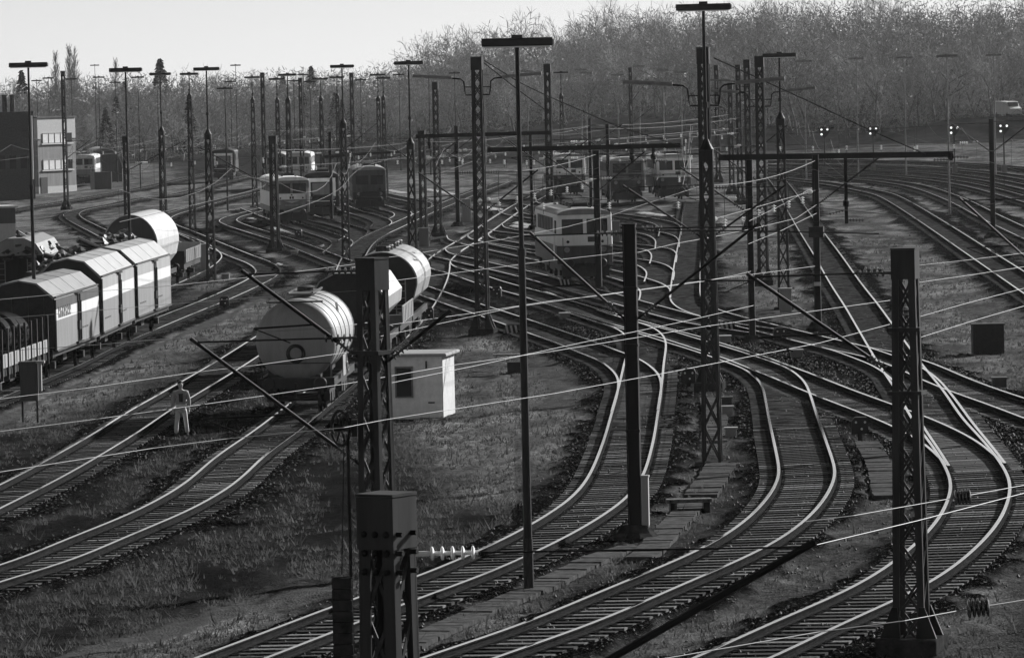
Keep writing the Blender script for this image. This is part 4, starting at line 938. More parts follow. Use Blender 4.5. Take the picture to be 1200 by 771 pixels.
loco('j1', 0, 19.2, 'electric locomotive with a dark front and pale arrow-shaped panel', M_MGREY, M_MGREY, M_CREAM, nose=.35, emblem=True)
straight('j2', 378, 256, -.05)
loco('j2', 0, 14, 'dark diesel locomotive with an arched roof and white door posts', M_BLACK, M_BLACK, M_BLACK, door=True, grill=False, group='diesel locomotives', name='diesel_locomotive')
straight('j3', 434, 247, -.05)
loco('j3', 0, 18, 'round-nosed dark electric locomotive left of the leaning ladder of switches', M_DGREY, M_BLACK, M_LGREY, nose=.5, split=1.7)
TRACKS['f1'] = px((520,200),(600,214),(667,233),(720,247)); TRACKS['f2'] = px((600,208),(680,225),(736,242),(790,258)); TRACKS['f3'] = px((640,200),(720,218),(786,237),(830,252))
for k in ('f1', 'f2', 'f3'):
    C = resample(TRACKS[k], 1.0); TRACKS[k] = C if C[0, 1] < C[-1, 1] else C[::-1]
loco('f1', pose('f1', 668, 236), 16, 'far locomotive with a bright roof, half hidden behind the black posts', M_CREAM, M_DGREY, M_WHITE, nose=.1)
loco('f2', pose('f2', 737, 240), 16, 'far dirty grey locomotive left of the cream topped one', M_MGREY, M_DGREY, M_WHITE, nose=.1)
loco('f3', pose('f3', 790, 241), 16, 'far cream topped locomotive beside the lattice mast with two tube lamps', M_CREAM, M_DGREY, M_WHITE, nose=.1)
TRACKS['f4'] = px((262,214),(270,209),(282,203)); TRACKS['f5'] = px((98,219),(104,216),(118,210)); TRACKS['f6'] = px((320,222),(330,214),(340,208)); TRACKS['f7'] = px((350,222),(358,214),(368,207))
for k in ('f4', 'f5', 'f6', 'f7'):
    a = TRACKS[k][0]; b_ = TRACKS[k][-1]; a, b_ = (a, b_) if a[1] < b_[1] else (b_, a); d = (b_-a)/np.linalg.norm(b_-a); d = np.array([d[0]*.4, abs(d[1])]); d /= np.linalg.norm(d); TRACKS[k] = np.array([a+d*q for q in range(60)])
loco('f4', 0, 12, 'small shunting locomotive with white window surround, far left of the arrow panel one', M_BLACK, M_BLACK, M_BLACK, door=True, grill=False, group='diesel locomotives', name='diesel_locomotive')
loco('f5', 0, 16, 'white topped locomotive beside the pale depot building', M_WHITE, M_MGREY, M_WHITE, nose=.1)
loco('f6', 0, 15, 'pale grimy locomotive behind the arrow panel one', M_LGREY, M_MGREY, M_LGREY, nose=.1, win_dark=False)
loco('f7', 0, 15, 'brightest silver white locomotive behind the arrow panel one', M_WHITE, M_WHITE, M_WHITE, nose=.1, win_dark=False)
# ------------------------------------------------------------------ buildings
p = at(489, 491); hut = thing('trackside_hut', 'small flat-roofed hut with one dark window beside the tensioning mast', 'hut', p, R(-9))
w_, d_, h_ = 1.75, 2.4, 2.1
b = MB(); b.box((0, d_/2, h_/2), (w_, d_, h_)); b.build('wall', M_RENDER, hut)  # front colour raised to make up for its shade
b = MB(); b.box((w_/2+.012, d_/2, h_/2), (.02, d_-.06, h_-.02)); b.build('side_wall', M_RENDERL, hut)  # darker copy of the same wall, toned down against the sunlight
b = MB(); b.box((.05, d_/2-.05, h_+.045), (w_+.30, d_+.36, .08)); b.box((.05, d_/2-.05, h_+.095), (w_+.24, d_+.28, .025)); b.build('roof', M_LGREY, hut, bevel=.02)
b = MB(); b.box((-.42, -.015, 1.25), (.52, .06, .95)); wn = b.build('window', M_GLASS, hut)
b = MB(); 
for q in ((-.70, 1.25, .05, 1.05), (-.14, 1.25, .05, 1.05), (-.42, .75, .6, .05), (-.42, 1.75, .6, .05)): b.box((q[0], -.03, q[1]), (q[2], .06, q[3]))
b.build('window_frame', M_MGREY, wn)
b = MB(); b.box((.5, -.012, .55), (.22, .03, .05)); b.tube((.35, -.03, 1.7), (.35, -.03, 1.95), .03, 6); b.build('wall_fitting', M_DGREY, hut)
# depot
p = at(68, 226); s = scale_at(p); dep = thing('depot_building', 'pale two-storey depot building with two rows of bright windows', 'building', p, R(60))
W_, D_, Hh = 8.2, 1.7, 9.4
b = MB(); b.box((0, D_/2, Hh*.35), (W_, D_, Hh*.70)); b.build('wall', M_MGREY, dep)
b = MB(); b.box((0, D_/2, Hh*.86), (W_+.02, D_+.02, Hh*.28)); b.build('pale_band', M_RENDERL, dep); b = MB(); b.box((0, D_/2, .35), (W_+.06, D_+.06, 1.0)); b.build('plinth', M_RENDERL, dep)
b = MB(); b.box((0, D_/2, Hh+.06), (W_+.3, D_+.3, .14)); b.build('roof', M_DGREY, dep)
for z in (2.9, 6.2):
    for k in range(5):
        x = -2.5 + k*1.3; b = MB(); b.box((x, -.02, z+.65), (1.1, .08, 1.15)); wn = b.build('window', M_GLASSL if k < 4 else M_GLASS, dep)  # pale panes except the last in each row
        f = MB(); f.box((x-.6, -.05, z+.65), (.10, .1, 1.25)); f.box((x, -.05, z+.03), (1.1, .1, .07)); f.box((x, -.05, z+1.26), (1.1, .1, .07)); f.build('window_frame', M_LGREY, wn)
    b = MB(); b.box((0, -.08, z-.08), (6.9, .2, .12)); b.build('window_sill', M_WHITE, dep)
b = MB(); b.box((-3.0, -.03, 1.0), (1.4, .12, 2.0)); b.build('door', M_BLACK, dep)
p = at(17, 236); bh = thing('boiler_house', 'dark sooty building with a bright vertical pipe at the left edge', 'building', p + Vector((0, 6, 0)), R(30))
b = MB(); b.box((-.6, 2, 5.2), (5.2, 4.4, 10.4)); b.box((-4.9, 3, 4.6), (3.6, 4, 9.2)); b.build('wall', M_BRICKD, bh)
b = MB(); b.tube((1.55, -.55, 2.4), (1.55, -.55, 9.9), .13, 10); b.build('drain_pipe', M_WHITE, bh)
for dx in (-.9, .1): b = MB(); b.lathe((dx, 1.5, 10.4), (0, 0, 1), [(0, .3), (1.8, .27), (1.85, .34), (2.0, .34)], 12); b.build('chimney', M_BRICKD, bh)
b = MB(); b.box((-4.5, .9, 9.3), (2.2, .4, .9)); b.build('roof_tank', M_WHITE, bh)
for k in range(3): b = MB(); b.box((-2.2+k*1.4, -.22, 4.5), (.8, .08, 1.6)); b.build('window', M_GLASS, bh)
p = at(8, 292); sh = thing('storage_shed', 'pale-walled shed with dark upper half and white roof edge at the left edge', 'shed', p, R(20))
b = MB(); b.box((-.4, 1.5, .85), (2.3, 3, 2.3)); b.build('wall', M_RENDERL, sh); b = MB(); b.box((-.4, 1.5, 2.6), (2.32, 3.02, 1.2)); b.build('upper_wall', M_DGREY, sh); b = MB(); b.box((-.4, 1.5, 3.3), (2.7, 3.4, .16)); b.build('roof', M_WHITE, sh)
p = at(121, 222); o = thing('plant_box', 'grey box with one white edge right of the white topped locomotive', 'plant box', p, R(20))
b = MB(); b.box((0, 1, 1.1), (2.2, 2, 2.2)); b.build('casing', M_DGREY, o); b = MB(); b.box((1.12, -.01, 1.1), (.1, .1, 2.2)); b.build('corner_post', M_WHITE, o)
p = at(106, 218) + Vector((0, 22, 0)); o = thing('arched_shed', 'arched dark shed behind the white topped locomotive', 'shed', p, R(8))
ar = [(2.6*math.cos(R(a)), 1.8+2.9*math.sin(R(a))) for a in range(0, 181, 12)] + [(-2.6, 0), (2.6, 0)]
b = MB(); b.prism(ar, 0, 12); b.build('wall', M_DGREY, o); b = MB(); b.prism([(x*1.05, z+.12) for x, z in ar[:16]] + [(x*.99, z) for x, z in ar[:16]][::-1], -.3, 12.2); b.build('roof', M_LGREY, o)
# ------------------------------------------------------------------ cabinets, boards, dwarf signals
def box_thing(name, label, cat, u, v, size, m, parts=(), rz=0.0, legs=0.0, lid=True, group=None, dz=0.0):
    p = at(u, v) + Vector((0, 0, dz)); o = thing(name, label, cat, p, rz, group); x, y, z = size
    b = MB(); b.box((0, y/2, legs+z/2), (x, y, z)); b.build('casing', m, o, bevel=.015)
    if lid: b = MB(); b.box((0, y/2, legs+z+.025), (x+.08, y+.08, .05)); b.build('lid', M_LGREY if lid == 'pale' else m, o)
    if legs:
        for sx in (-1, 1): b = MB(); b.box((sx*(x/2-.05), y/2, legs/2-.05), (.07, .07, legs+.1)); b.build('leg', M_STEEL, o)
    b = MB(); b.box((0, -.012, legs+z*.5), (x*.86, .02, z*.84)); b.tube((x*.3, -.03, legs+z*.45), (x*.3, -.03, legs+z*.6), .02, 6); b.build('door', m, o)
    return o
o = box_thing('switch_cabinet', 'grey switch cabinet on two legs beside the stake wagon', 'cabinet', 35, 495, (.62, .4, 1.35), M_DGREY, legs=.75)
b = MB(); b.box((.40, .1, 1.6), (.10, .3, 1.0)); b.box((.42, .1, 2.13), (.3, .34, .08)); b.build('side_box', M_LGREY, o)
o = box_thing('steel_cabinet', 'black steel cabinet alone on the grass at the right edge', 'cabinet', 1159, 415, (1.18, .9, 1.1), M_BLACK)
box_thing('relay_cabinet', 'pale relay cabinet at the foot of the lattice masts right of the black post', 'cabinet', 921, 366, (.55, .4, 1.05), M_LGREY)
box_thing('relay_cabinet', 'pale upright relay cabinet behind the two-tube lattice mast', 'cabinet', 547, 262, (.7, .5, 1.9), M_LGREY)
box_thing('relay_cabinet', 'grey relay cabinet right of the large arched hopper wagon', 'cabinet', 497, 290, (.7, .5, 1.3), M_MGREY)
box_thing('relay_cabinet', 'grey cabinet above the right shoulder of the cream locomotive', 'cabinet', 722, 288, (.5, .4, 1.6), M_MGREY)
box_thing('relay_cabinet', 'pale concrete cabinet at the end of the low wagon with white end', 'cabinet', 240, 318, (.55, .5, 1.7), M_LGREY)
for k, (u, v, m_, lab) in enumerate([(852, 478, M_DGREY, 'upper dark box beside the big lamp mast foot'), (853, 489, M_LGREY, 'middle pale box beside the big lamp mast foot'), (857, 515, M_LGREY, 'lower pale box beside the big lamp mast foot')]):
    box_thing('cable_box', lab, 'cable box', u, v, (.34, .3, .32), m_, group='cable boxes beside the big lamp mast')
for u, v, lab, m_ in [(662, 376, 'pale point machine on grass above the nearest S-curve', M_LGREY), (934, 421, 'grey point machine above the right branch of the diagonal track', M_MGREY), (850, 404, 'pale point machine behind the tall lamp mast', M_LGREY),
                      (345, 300, 'grey point machine under the short lattice mast', M_MGREY), (264, 328, 'grey point machine at the hairpin of the van track', M_MGREY), (610, 329, 'dark point machine left of the cream locomotive', M_DGREY), (1172, 455, 'dark point machine near the right edge', M_DGREY)]:
    box_thing('point_machine', lab, 'point machine', u, v, (.46, .6, .32), m_, group='point machines')
def dwarf(u, v, label, sz=.5):
    p = at(u, v); o = thing('dwarf_signal', label, 'ground signal', p, random.uniform(-.2, .2), 'dwarf signals')
    b = MB(); b.box((0, 0, .1), (.14, .14, .3)); b.build('stand', M_CONCD, o)
    b = MB(); b.prism([(-sz/2, .2), (-sz/2, .2+sz*.75), (-sz*.3, .2+sz), (sz*.4, .2+sz), (sz/2, .2+sz*.8), (sz/2, .2)], -.1, .18); b.build('housing', M_BLACK, o)
    for dx, dz in ((-.12, .7), (.15, .7), (.05, .3)): b = MB(); b.lathe((dx*sz/.5, -.1, .2+dz*sz), (0, -1, 0), [(0, .035), (.03, .035), (.03, .02)], 10); b.build('lens', M_WHITE, o)
    return o
for a in [(807, 455, 'dwarf signal beside the black-ballast S-curve left of the tall lamp mast'), (1008, 516, 'dwarf signal above the paved slab left of the nearest right mast'), (263, 363, 'dwarf signal beside the van track'), (502, 378, 'dwarf signal right of the ribbed hood wagon'), (582, 352, 'dwarf signal behind the two-tube lattice mast by the hut'), (350, 280, 'dwarf signal in front of the arrow-panel locomotive'), (914, 404, 'dwarf signal right of the black post by the tall lamp mast')]: dwarf(*a)
o = box_thing('timber_lidded_box', 'dark box with an overhanging plank lid on grass behind the nearest lamp pole', 'box', 604, 438, (.62, .5, .45), M_BLACK, lid=False)
b = MB(); b.box((-.1, .25, .72), (1.5, .5, .06)); b.build('plank_lid', M_SLEEP, o)
p = at(808, 602); o = thing('plank_cover', 'dark bench-like plank cover between the two foreground S-curves', 'cover', p, .05)
b = MB(); b.box((0, .2, .33), (1.15, .45, .09)); b.build('plank', M_SLEEP, o)
for dx in (-.4, .45): b = MB(); b.box((dx, .2, .13), (.16, .4, .32)); b.build('leg', M_BLACK, o)
def stripe_board(u, v, label):
    p = at(u, v); o = thing('striped_board', label, 'marker board', p, .1, 'striped limit boards')
    b = MB(); b.box((0, 0, .3), (.62, .06, .42)); b.build('board', M_BLACK, o)
    b = MB()
    for k in range(3): x = -.26+k*.2; b.add([(x, -.04, .12), (x+.09, -.04, .12), (x+.02, -.04, .48), (x-.07, -.04, .48)], [(0, 1, 2, 3)])
    b.build('white_stripes', M_WHITE, o)
    for dx in (-.2, .2): b = MB(); b.box((dx, .03, .05), (.05, .05, .3)); b.build('leg', M_STEEL, o)
stripe_board(601, 394, 'striped board at the foot of the two-tube lattice mast by the hut'); stripe_board(853, 390, 'striped board right behind the tall lamp mast'); stripe_board(663, 338, 'striped board under the front of the cream locomotive'); stripe_board(499, 316, 'striped board right of the ribbed hood wagon')
def heart_signal(u, vb, vt, label):
    p = at(u, vb); s = scale_at(p); h = (vb-vt)/s; o = thing('heart_signal', label, 'railway signal', p, 0, 'lit signals along the running lines')
    b = MB(); b.tube((0, 0, -.2), (0, 0, h), .07, 8); b.build('signal_post', M_STEEL, o)
    b = MB(); b.prism([(0, h-.75), (-.55, h-.1), (-.55, h+.3), (-.3, h+.45), (.3, h+.45), (.55, h+.3), (.55, h-.1)], -.06, .06); hd = b.build('signal_head', M_BLACK, o)
    for dx, dz in ((-.3, .18), (.3, .18), (-.3, -.32)): b = MB(); b.lathe((dx, -.06, h+dz), (0, -1, 0), [(0, .10), (.1, .11), (.1, .09)], 12); b.lathe((dx, -.10, h+dz), (0, -1, 0), [(0, .07), (.02, .07)], 12); b.build('signal_lamp', M_SIGLIGHT, hd)
    b = MB(); b.box((0, 0, .4), (.5, .4, 1.0)); b.build('relay_box', M_MGREY, o)
for a in [(967, 206, 154, 'lit heart-shaped signal furthest left, above the end of the steel beam'), (1024, 202, 153, 'lit heart-shaped signal second from the left, before the wood'), (1119, 204, 152, 'lit heart-shaped signal behind the far lamp post'), (1177, 204, 150, 'lit heart-shaped signal near the right edge, below the van')]: heart_signal(*a)
# white van on the embankment road
vx = atd(1181, 141, 742); p = Vector((vx.x, 742, TILT*vx.x+2.45)); van = thing('parked_van', 'white box van parked on the embankment road before the wood', 'van', p, R(25))
b = MB(); b.add([(-1.0, y, z) for y, z in ((-2.4, .4), (-2.4, 1.2), (-1.7, 1.45), (-1.2, 2.2), (2.4, 2.3), (2.4, .4))] + [(1.0, y, z) for y, z in ((-2.4, .4), (-2.4, 1.2), (-1.7, 1.45), (-1.2, 2.2), (2.4, 2.3), (2.4, .4))], [(k, (k+1) % 6, 6+(k+1) % 6, 6+k) for k in range(6)] + [tuple(range(6))[::-1], tuple(range(6, 12))]); b.build('body', M_WHITE, van, bevel=.06)
b = MB(); b.box((0, -1.5, 1.82), (1.6, .3, .55)); b.build('windscreen', M_GLASS, van)
for sx in (-.9, .9):
    for sy in (-1.5, 1.5): b = MB(); b.lathe((sx-.1, sy, .34), (1, 0, 0), [(0, .34), (.2, .34)], 16); b.build('wheel', M_BLACK, van)
# ------------------------------------------------------------------ the man
def skin_mesh(name, verts, edges, m, parent, root=0, sub=2):
    me = bpy.data.meshes.new(name); me.from_pydata([v[:3] for v in verts], edges, []); o = bpy.data.objects.new(name, me); COL.objects.link(o)
    sk = o.modifiers.new('skin', 'SKIN'); sk.use_smooth_shade = True
    for k, v in enumerate(verts): r_ = v[3]; me.skin_vertices[0].data[k].radius = (r_ if not isinstance(r_, tuple) else r_[0], r_ if not isinstance(r_, tuple) else r_[1])
    me.skin_vertices[0].data[root].use_root = True
    sb = o.modifiers.new('sub', 'SUBSURF'); sb.levels = sub; sb.render_levels = sub
    dg = bpy.context.evaluated_depsgraph_get(); ev = o.evaluated_get(dg); nm = bpy.data.meshes.new_from_object(ev); o.modifiers.clear(); o.data = nm
    nm.materials.clear(); nm.materials.append(m); nm.polygons.foreach_set('use_smooth', [True]*len(nm.polygons)); o.parent = parent; return o
p = at(213, 511.5); man = thing('person', 'man in a work jacket with a reflective band, walking beside the straight track', 'person', p + Vector((0, 0, .03)), R(4))
V = [(0,0,.94,(.15,.10)), (0,0,1.12,(.14,.095)), (0,.0,1.32,(.17,.11)), (0,.01,1.46,(.13,.09)), (0,.0,1.53,(.055,.055)), (0,-.01,1.60,(.06,.065)), (0,-.02,1.68,(.092,.105)), (0,-.01,1.76,(.07,.085)),
     (-.19,.01,1.44,.062), (-.25,.0,1.18,.047), (-.27,-.05,.93,.036), (.19,.01,1.44,.062), (.25,.02,1.18,.047), (.26,-.03,.93,.036),
     (-.10,0,.86,.088), (-.15,-.05,.48,.060), (-.185,-.02,.10,.045), (.10,0,.86,.088), (.15,.02,.48,.060), (.19,.07,.10,.045)]
E = [(0,1),(1,2),(2,3),(3,4),(4,5),(5,6),(6,7),(3,8),(8,9),(9,10),(3,11),(11,12),(12,13),(0,14),(14,15),(15,16),(0,17),(17,18),(18,19)]
body = skin_mesh('body', V, E, M_SKIN, man)
# face, hands with five fingers
b = MB(); b.add([(-.018,-.105,1.655),(.018,-.105,1.655),(0,-.135,1.66),(0,-.108,1.71)], [(0,1,2),(1,3,2),(3,0,2)]); b.build('nose', M_SKIN, man)
for s in (-1, 1):
    b = MB(); b.lathe((s*.032, -.098, 1.70), (0, -1, 0), [(0, .013), (.006, .008)], 8); b.build('eye', M_DARKCL, man)
    b = MB(); b.lathe((s*.08, .0, 1.685), (s, 0, 0), [(0, .028), (.012, .024)], 8); b.build('ear', M_SKIN, man)
    hx = s*.27; hy = -.05 if s < 0 else -.03
    hv = [(hx, hy, .93, .034), (hx, hy-.01, .85, (.022, .040)), (hx-s*.005, hy-.02, .80, (.02, .04))]; he = [(0, 1), (1, 2)]
    for k, (dy, ln) in enumerate(((-.032, .065), (-.012, .075), (.010, .072), (.030, .055))):
        i = len(hv); hv += [(hx-s*.005, hy-.02+dy, .79, .010), (hx-s*.01, hy-.025+dy, .79-ln*.55, .009), (hx-s*.025, hy-.03+dy, .79-ln, .008)]; he += [(2, i), (i, i+1), (i+1, i+2)]
    i = len(hv); hv += [(hx-s*.01, hy-.055, .84, .012), (hx-s*.015, hy-.075, .80, .010)]; he += [(1, i), (i, i+1)]
    skin_mesh('hand', hv, he, M_SKIN, man, 0, 1)
b = MB(); b.box((0, -.105, 1.635), (.045, .01, .010)); b.build('mouth', M_DARKCL, man)
hr = MB(); hr.lathe((0, .025, 1.70), (0, .25, 1), [(-.03, .08), (0, .098), (.04, .100), (.08, .078), (.105, .03), (.11, .005)], 18); hr.build('hair', M_DARKCL, man, smooth=True)
skin_mesh('jacket', [(0,0,.93,(.19,.135)), (0,0,1.12,(.175,.125)), (0,0,1.32,(.20,.135)), (0,.01,1.45,(.155,.11)), (0,.0,1.50,(.085,.08)), (-.2,.01,1.43,.082), (-.265,.0,1.18,.066), (-.285,-.05,.95,.055), (.2,.01,1.43,.082), (.265,.02,1.18,.066), (.275,-.03,.95,.055)],
          [(0,1),(1,2),(2,3),(3,4),(3,5),(5,6),(6,7),(3,8),(8,9),(9,10)], M_JACKET, man)
skin_mesh('trousers', [(0,0,.95,(.16,.115)), (-.11,0,.82,.092), (-.15,-.05,.48,.076), (-.185,-.02,.07,.074), (.11,0,.82,.092), (.15,.02,.48,.076), (.19,.07,.07,.074)], [(0,1),(1,2),(2,3),(0,4),(4,5),(5,6)], M_TROUS, man)
b = MB(); b.box((0, 0, 0), (.01, .01, .01)); 
b = MB(); b.lathe((0, 0, .985), (0, 0, 1), [(0, .198), (.055, .196)], 24); b.v = [(x, y*.74, z) for x, y, z in b.v]; b.build('reflective_band', M_REFL, man)
b = MB(); b.add([(-.06,-.142,1.12),(.06,-.142,1.12),(.075,-.150,1.40),(-.075,-.150,1.40)] + [(-.06,-.10,1.12),(.06,-.10,1.12),(.075,-.1,1.40),(-.075,-.1,1.40)], [(0,1,2,3),(0,4,5,1),(1,5,6,2),(2,6,7,3),(3,7,4,0)]); b.build('jumper', M_DARKCL, man)
for s, dy in ((-1, -.02), (1, .07)):
    b = MB(); b.add([(s*.187-.05, dy-.19, -.02), (s*.187+.05, dy-.19, -.02), (s*.187+.05, dy+.09, -.02), (s*.187-.05, dy+.09, -.02), (s*.187-.04, dy-.17, .045), (s*.187+.04, dy-.17, .045), (s*.187+.045, dy+.08, .11), (s*.187-.045, dy+.08, .11)], [(3,2,1,0),(4,5,6,7),(0,1,5,4),(1,2,6,5),(2,3,7,6),(3,0,4,7)])
    b.build('boot', M_DARKCL, man, bevel=.02)
# ------------------------------------------------------------------ overhead wires (surveyed between supports, at wire height above the rails)
def ath(u, v, h): return at(u, v, h)
def wire(label, pts, r=.012, m=None, h=5.7, name='overhead_wire', group='overhead wires', fitting=()):
    P = [at(q[0], q[1], q[2] if len(q) > 2 else h) for q in pts]; o0 = P[0]; out = []
    for i in range(len(P)-1):
        for k in range(8): t = k/8; out.append(P[i].lerp(P[i+1], t))
    out.append(P[-1]); b = MB(); b.poly([q-o0 for q in out], r, 5); o = b.build(name, m or M_WIRE); o.location = o0; tag(o, label, 'overhead wire', group); return o
W = [
 ('bright wire passing just above the hut roof and the man', [(-20,508),(120,490),(230,475),(404,450),(530,428),(645,412),(830,382),(1043,352)]),
 ('bright wire crossing in front of the hut towards the right hand mast', [(-20,556),(180,525),(266,514),(403,501),(450,492),(650,461),(780,437),(960,402),(1043,380)]),
 ('bright wire over the pale tank wagon', [(-20,413),(100,405),(230,394),(390,384),(432,378)]),
 ('bright wire from the tension mast up behind the thick black post', [(446,394),(480,387),(603,360),(680,349),(818,330),(955,312)]),
 ('bright wire meeting the black post right of the tall lamp mast', [(452,450),(560,428),(665,405),(800,377),(883,358)]),
 ('thin wire over the end of the nearest sliding wall van, upper', [(-20,353),(66,345),(200,335),(320,322),(428,308)]),
 ('thin wire over the end of the nearest sliding wall van, lower', [(-20,375),(68,368),(190,357),(310,348),(428,340)]),
 ('bright wire across the hexagonal hopper wagon', [(430,333),(497,324.5),(640,306),(739,295)]),
 ('bright wire from the ribbed hood wagon over the cream locomotive roof', [(432,305),(489,297),(586,281),(664,266),(721,251),(744,243),(822,218)]),
 ('bright wire under the cream locomotive to the tall lamp mast', [(448,382),(560,366),(650,352),(700,347),(743,341),(823,330),(860,323),(880,318)]),
 ('bright curved wire through the middle lattice masts', [(747,296),(758,293.5),(791,285.7),(840,277),(887,267),(933,256),(957,240)]),
 ('short bright wire left of the dead straight track, lower', [(877,286),(915,270.6),(957,250)]),
 ('short bright wire left of the dead straight track, upper', [(878,259),(921,238),(957,217)]),
 ('bright wire leaving the nearest right mast to the right, second from the top', [(1077,331),(1140,322),(1230,308)]),
 ('bright wire leaving the nearest right mast to the right, topmost', [(1077,311),(1127,305.6),(1230,293)]),
 ('bright wire leaving the nearest right mast to the right, third from the top', [(1078,371),(1127,357),(1230,330)]),
 ('bright wire leaving the nearest right mast to the right, lowest', [(1078,395.5),(1140,376),(1230,350)]),
 ('bright wire crossing the rightmost curve from the big bracket tip', [(949,640),(1075,610),(1230,570)]),
 ('bright wire through the dark insulator beside the rightmost curve', [(944,611),(1000,604),(1120,583),(1230,563)]),
 ('bright wire through the lowest dark insulator at the right', [(690,790),(780,771),(960,740),(1060,727),(1135,713),(1230,698)]),
 ('thin wire over the straight timber sleeper track', [(-20,470),(100,455),(230,436),(300,428),(428,410)]),
]
for lab, pts in W: wire(lab, pts, .0056 if pts[0][1] > 300 else .007)
DW = [('dark diagonal cable falling from the two-tube mast above the cream locomotive', [(567,71,11.9),(609,97,11),(640,112,10.3),(723,148,8.8),(800,172,7.8)]), ('dark cable falling from the two-tube mast, lower', [(567,74,11.7),(605,104,10),(643,132,8.4)]),
      ('dark diagonal cable falling from the tallest mast towards the signals', [(836,68,11.8),(900,97,10.6),(952,121,9.6),(1020,153,8.3),(1085,181,7.3)]),
      ('dark level wire right of the thick black post', [(766,270.5,7.4),(860,270.5,7.4),(1030,274,7.2)]), ('dark level wire between the middle masts', [(787,237,7.2),(905,238,7.2),(1000,236,7.2)])]
for i_, (lab, pts) in enumerate(DW):
    d_ = [L4, L4, L3, P1, P2][i_].location.y; P = [atd(u, v, d_+1) for u, v, _ in pts]; b = MB(); b.poly([q-P[0] for q in P], .022 if i_ < 3 else .016, 5); o = b.build('cross_span_cable', M_WIRED); o.location = P[0]; tag(o, lab, 'span cable', 'cross span cables')
def loose_insulator(u, v, v2, u2, h, label):
    a = at(u, v, h); c = atd(u2, v2, a.y); b = MB(); L_ = c-a; b0 = MB(); insulator(b0, (0, 0, 0), L_, 5, .10, .035); o = b0.build('strain_insulator', M_PORC, smooth=True); o.location = a; tag(o, label, 'insulator', 'strain insulators in the wires')
loose_insulator(1118, 583, 581, 1138, 5.7, 'dark insulator in the wire beside the rightmost curve'); loose_insulator(1133, 713, 710, 1160, 5.7, 'dark insulator in the lowest wire at the right')
loose_insulator(1036, 317, 317.5, 1012, 6.9, 'insulator left of the nearest right mast head')
M_GLINTW = mat('porcelain_glint_white', .75, .15)  # insulators coloured white to carry their glints
ms = [o for o in COL.objects if o.name.startswith(('lattice_mast', 'steel_post')) and 150 < o.location.y < 620]
ms.sort(key=lambda o: o.location.x); done = 0
for i, a in enumerate(ms):
    c = [o for o in ms[i+1:] if abs(o.location.y-a.location.y) < 45 and 5 < o.location.x-a.location.x < 42]
    for o in sorted(c, key=lambda o: o.location.x)[:2]:
        root = thing('span_wire', 'thin cross span wires strung between two masts over the yard', 'span wire', Vector(a.location), 0, 'cross span wires between the masts'); d = o.location-a.location; done += 1
        for z, sag in ((7.2, .25), (5.95, 0.0)):
            b = MB(); b.poly([d*t + Vector((0, 0, z-4*sag*t*(1-t))) for t in [k/8 for k in range(9)]], .013, 4); b.build('span_strand', M_WIRED, root)
        for t in (.06, .94): b = MB(); q = d*t; insulator(b, q+Vector((0, 0, 5.95))-d.normalized()*.3, q+Vector((0, 0, 5.95))+d.normalized()*.3, 4, .09, .03); b.build('insulator', M_GLINTW, root)
        n_ = max(2, int(d.length/5))
        for k in range(1, n_): t = k/n_; q = d*t; b = MB(); b.tube(q+Vector((0, 0, 7.2-t*(1-t))), q+Vector((0, 0, 5.35)), .011, 4); b.build('hanger', M_WIRED, root); b = MB(); insulator(b, q+Vector((0, 0, 5.55)), q+Vector((0, 0, 5.85)), 3, .09, .03); b.build('insulator', M_GLINTW, root)
# contact and carrier wires over the further tracks, hung between supports
FW_LABEL = {'hall': 'contact wire over the van track', 'depot_curve': 'contact wire over the hairpin curve', 'depot': 'contact wire along the depot track', 'j1': 'contact wire over the arrow-panel locomotive', 'j3': 'contact wire over the round-nosed locomotive', 'c1': 'contact wire in front of the far cream topped locomotive', 'c3': 'contact wire behind the cream locomotive', 'c4': 'contact wire over the cream locomotive', 'x': 'contact wire along the right hand ladder of switches',
            'w1': 'contact wire over the innermost running line', 'w3': 'contact wire over the third running line', 'w5': 'contact wire over the fifth running line', 'u': 'contact wire over the long diagonal track', 'v': 'contact wire over the dead straight track', 'person': 'contact wire over the straight timber sleeper track'}
for key, lab in FW_LABEL.items():
    C = TRACKS[key]; S = resample(C, 8.0); S = S[S[:, 1] > (230 if key in ('u', 'v', 'person', 'hall') else 150)]
    if len(S) < 3: continue
    T, N = normals(S); lo = []; hi = []
    for i in range(len(S)):
        f_ = (i % 6)/6; z = gz(S[i, 0])
        lo.append(Vector((S[i, 0], S[i, 1], z+5.6))); hi.append(Vector((S[i, 0], S[i, 1], z+7.1-1.1*4*f_*(1-f_)*.9)))
    o0 = lo[0].copy(); root = thing('contact_wire', lab, 'overhead wire', o0, 0, 'contact wires over the further tracks')
    b = MB(); b.poly([q-o0 for q in lo], .012, 4); b.build('contact_strand', M_WIRED, root); b = MB(); b.poly([q-o0 for q in hi], .012, 4); b.build('carrier_strand', M_WIRED, root)
    for i in range(0, len(S), 2): b = MB(); b.tube(lo[i]-o0, hi[i]-o0, .007, 4); b.build('dropper', M_WIRED, root)
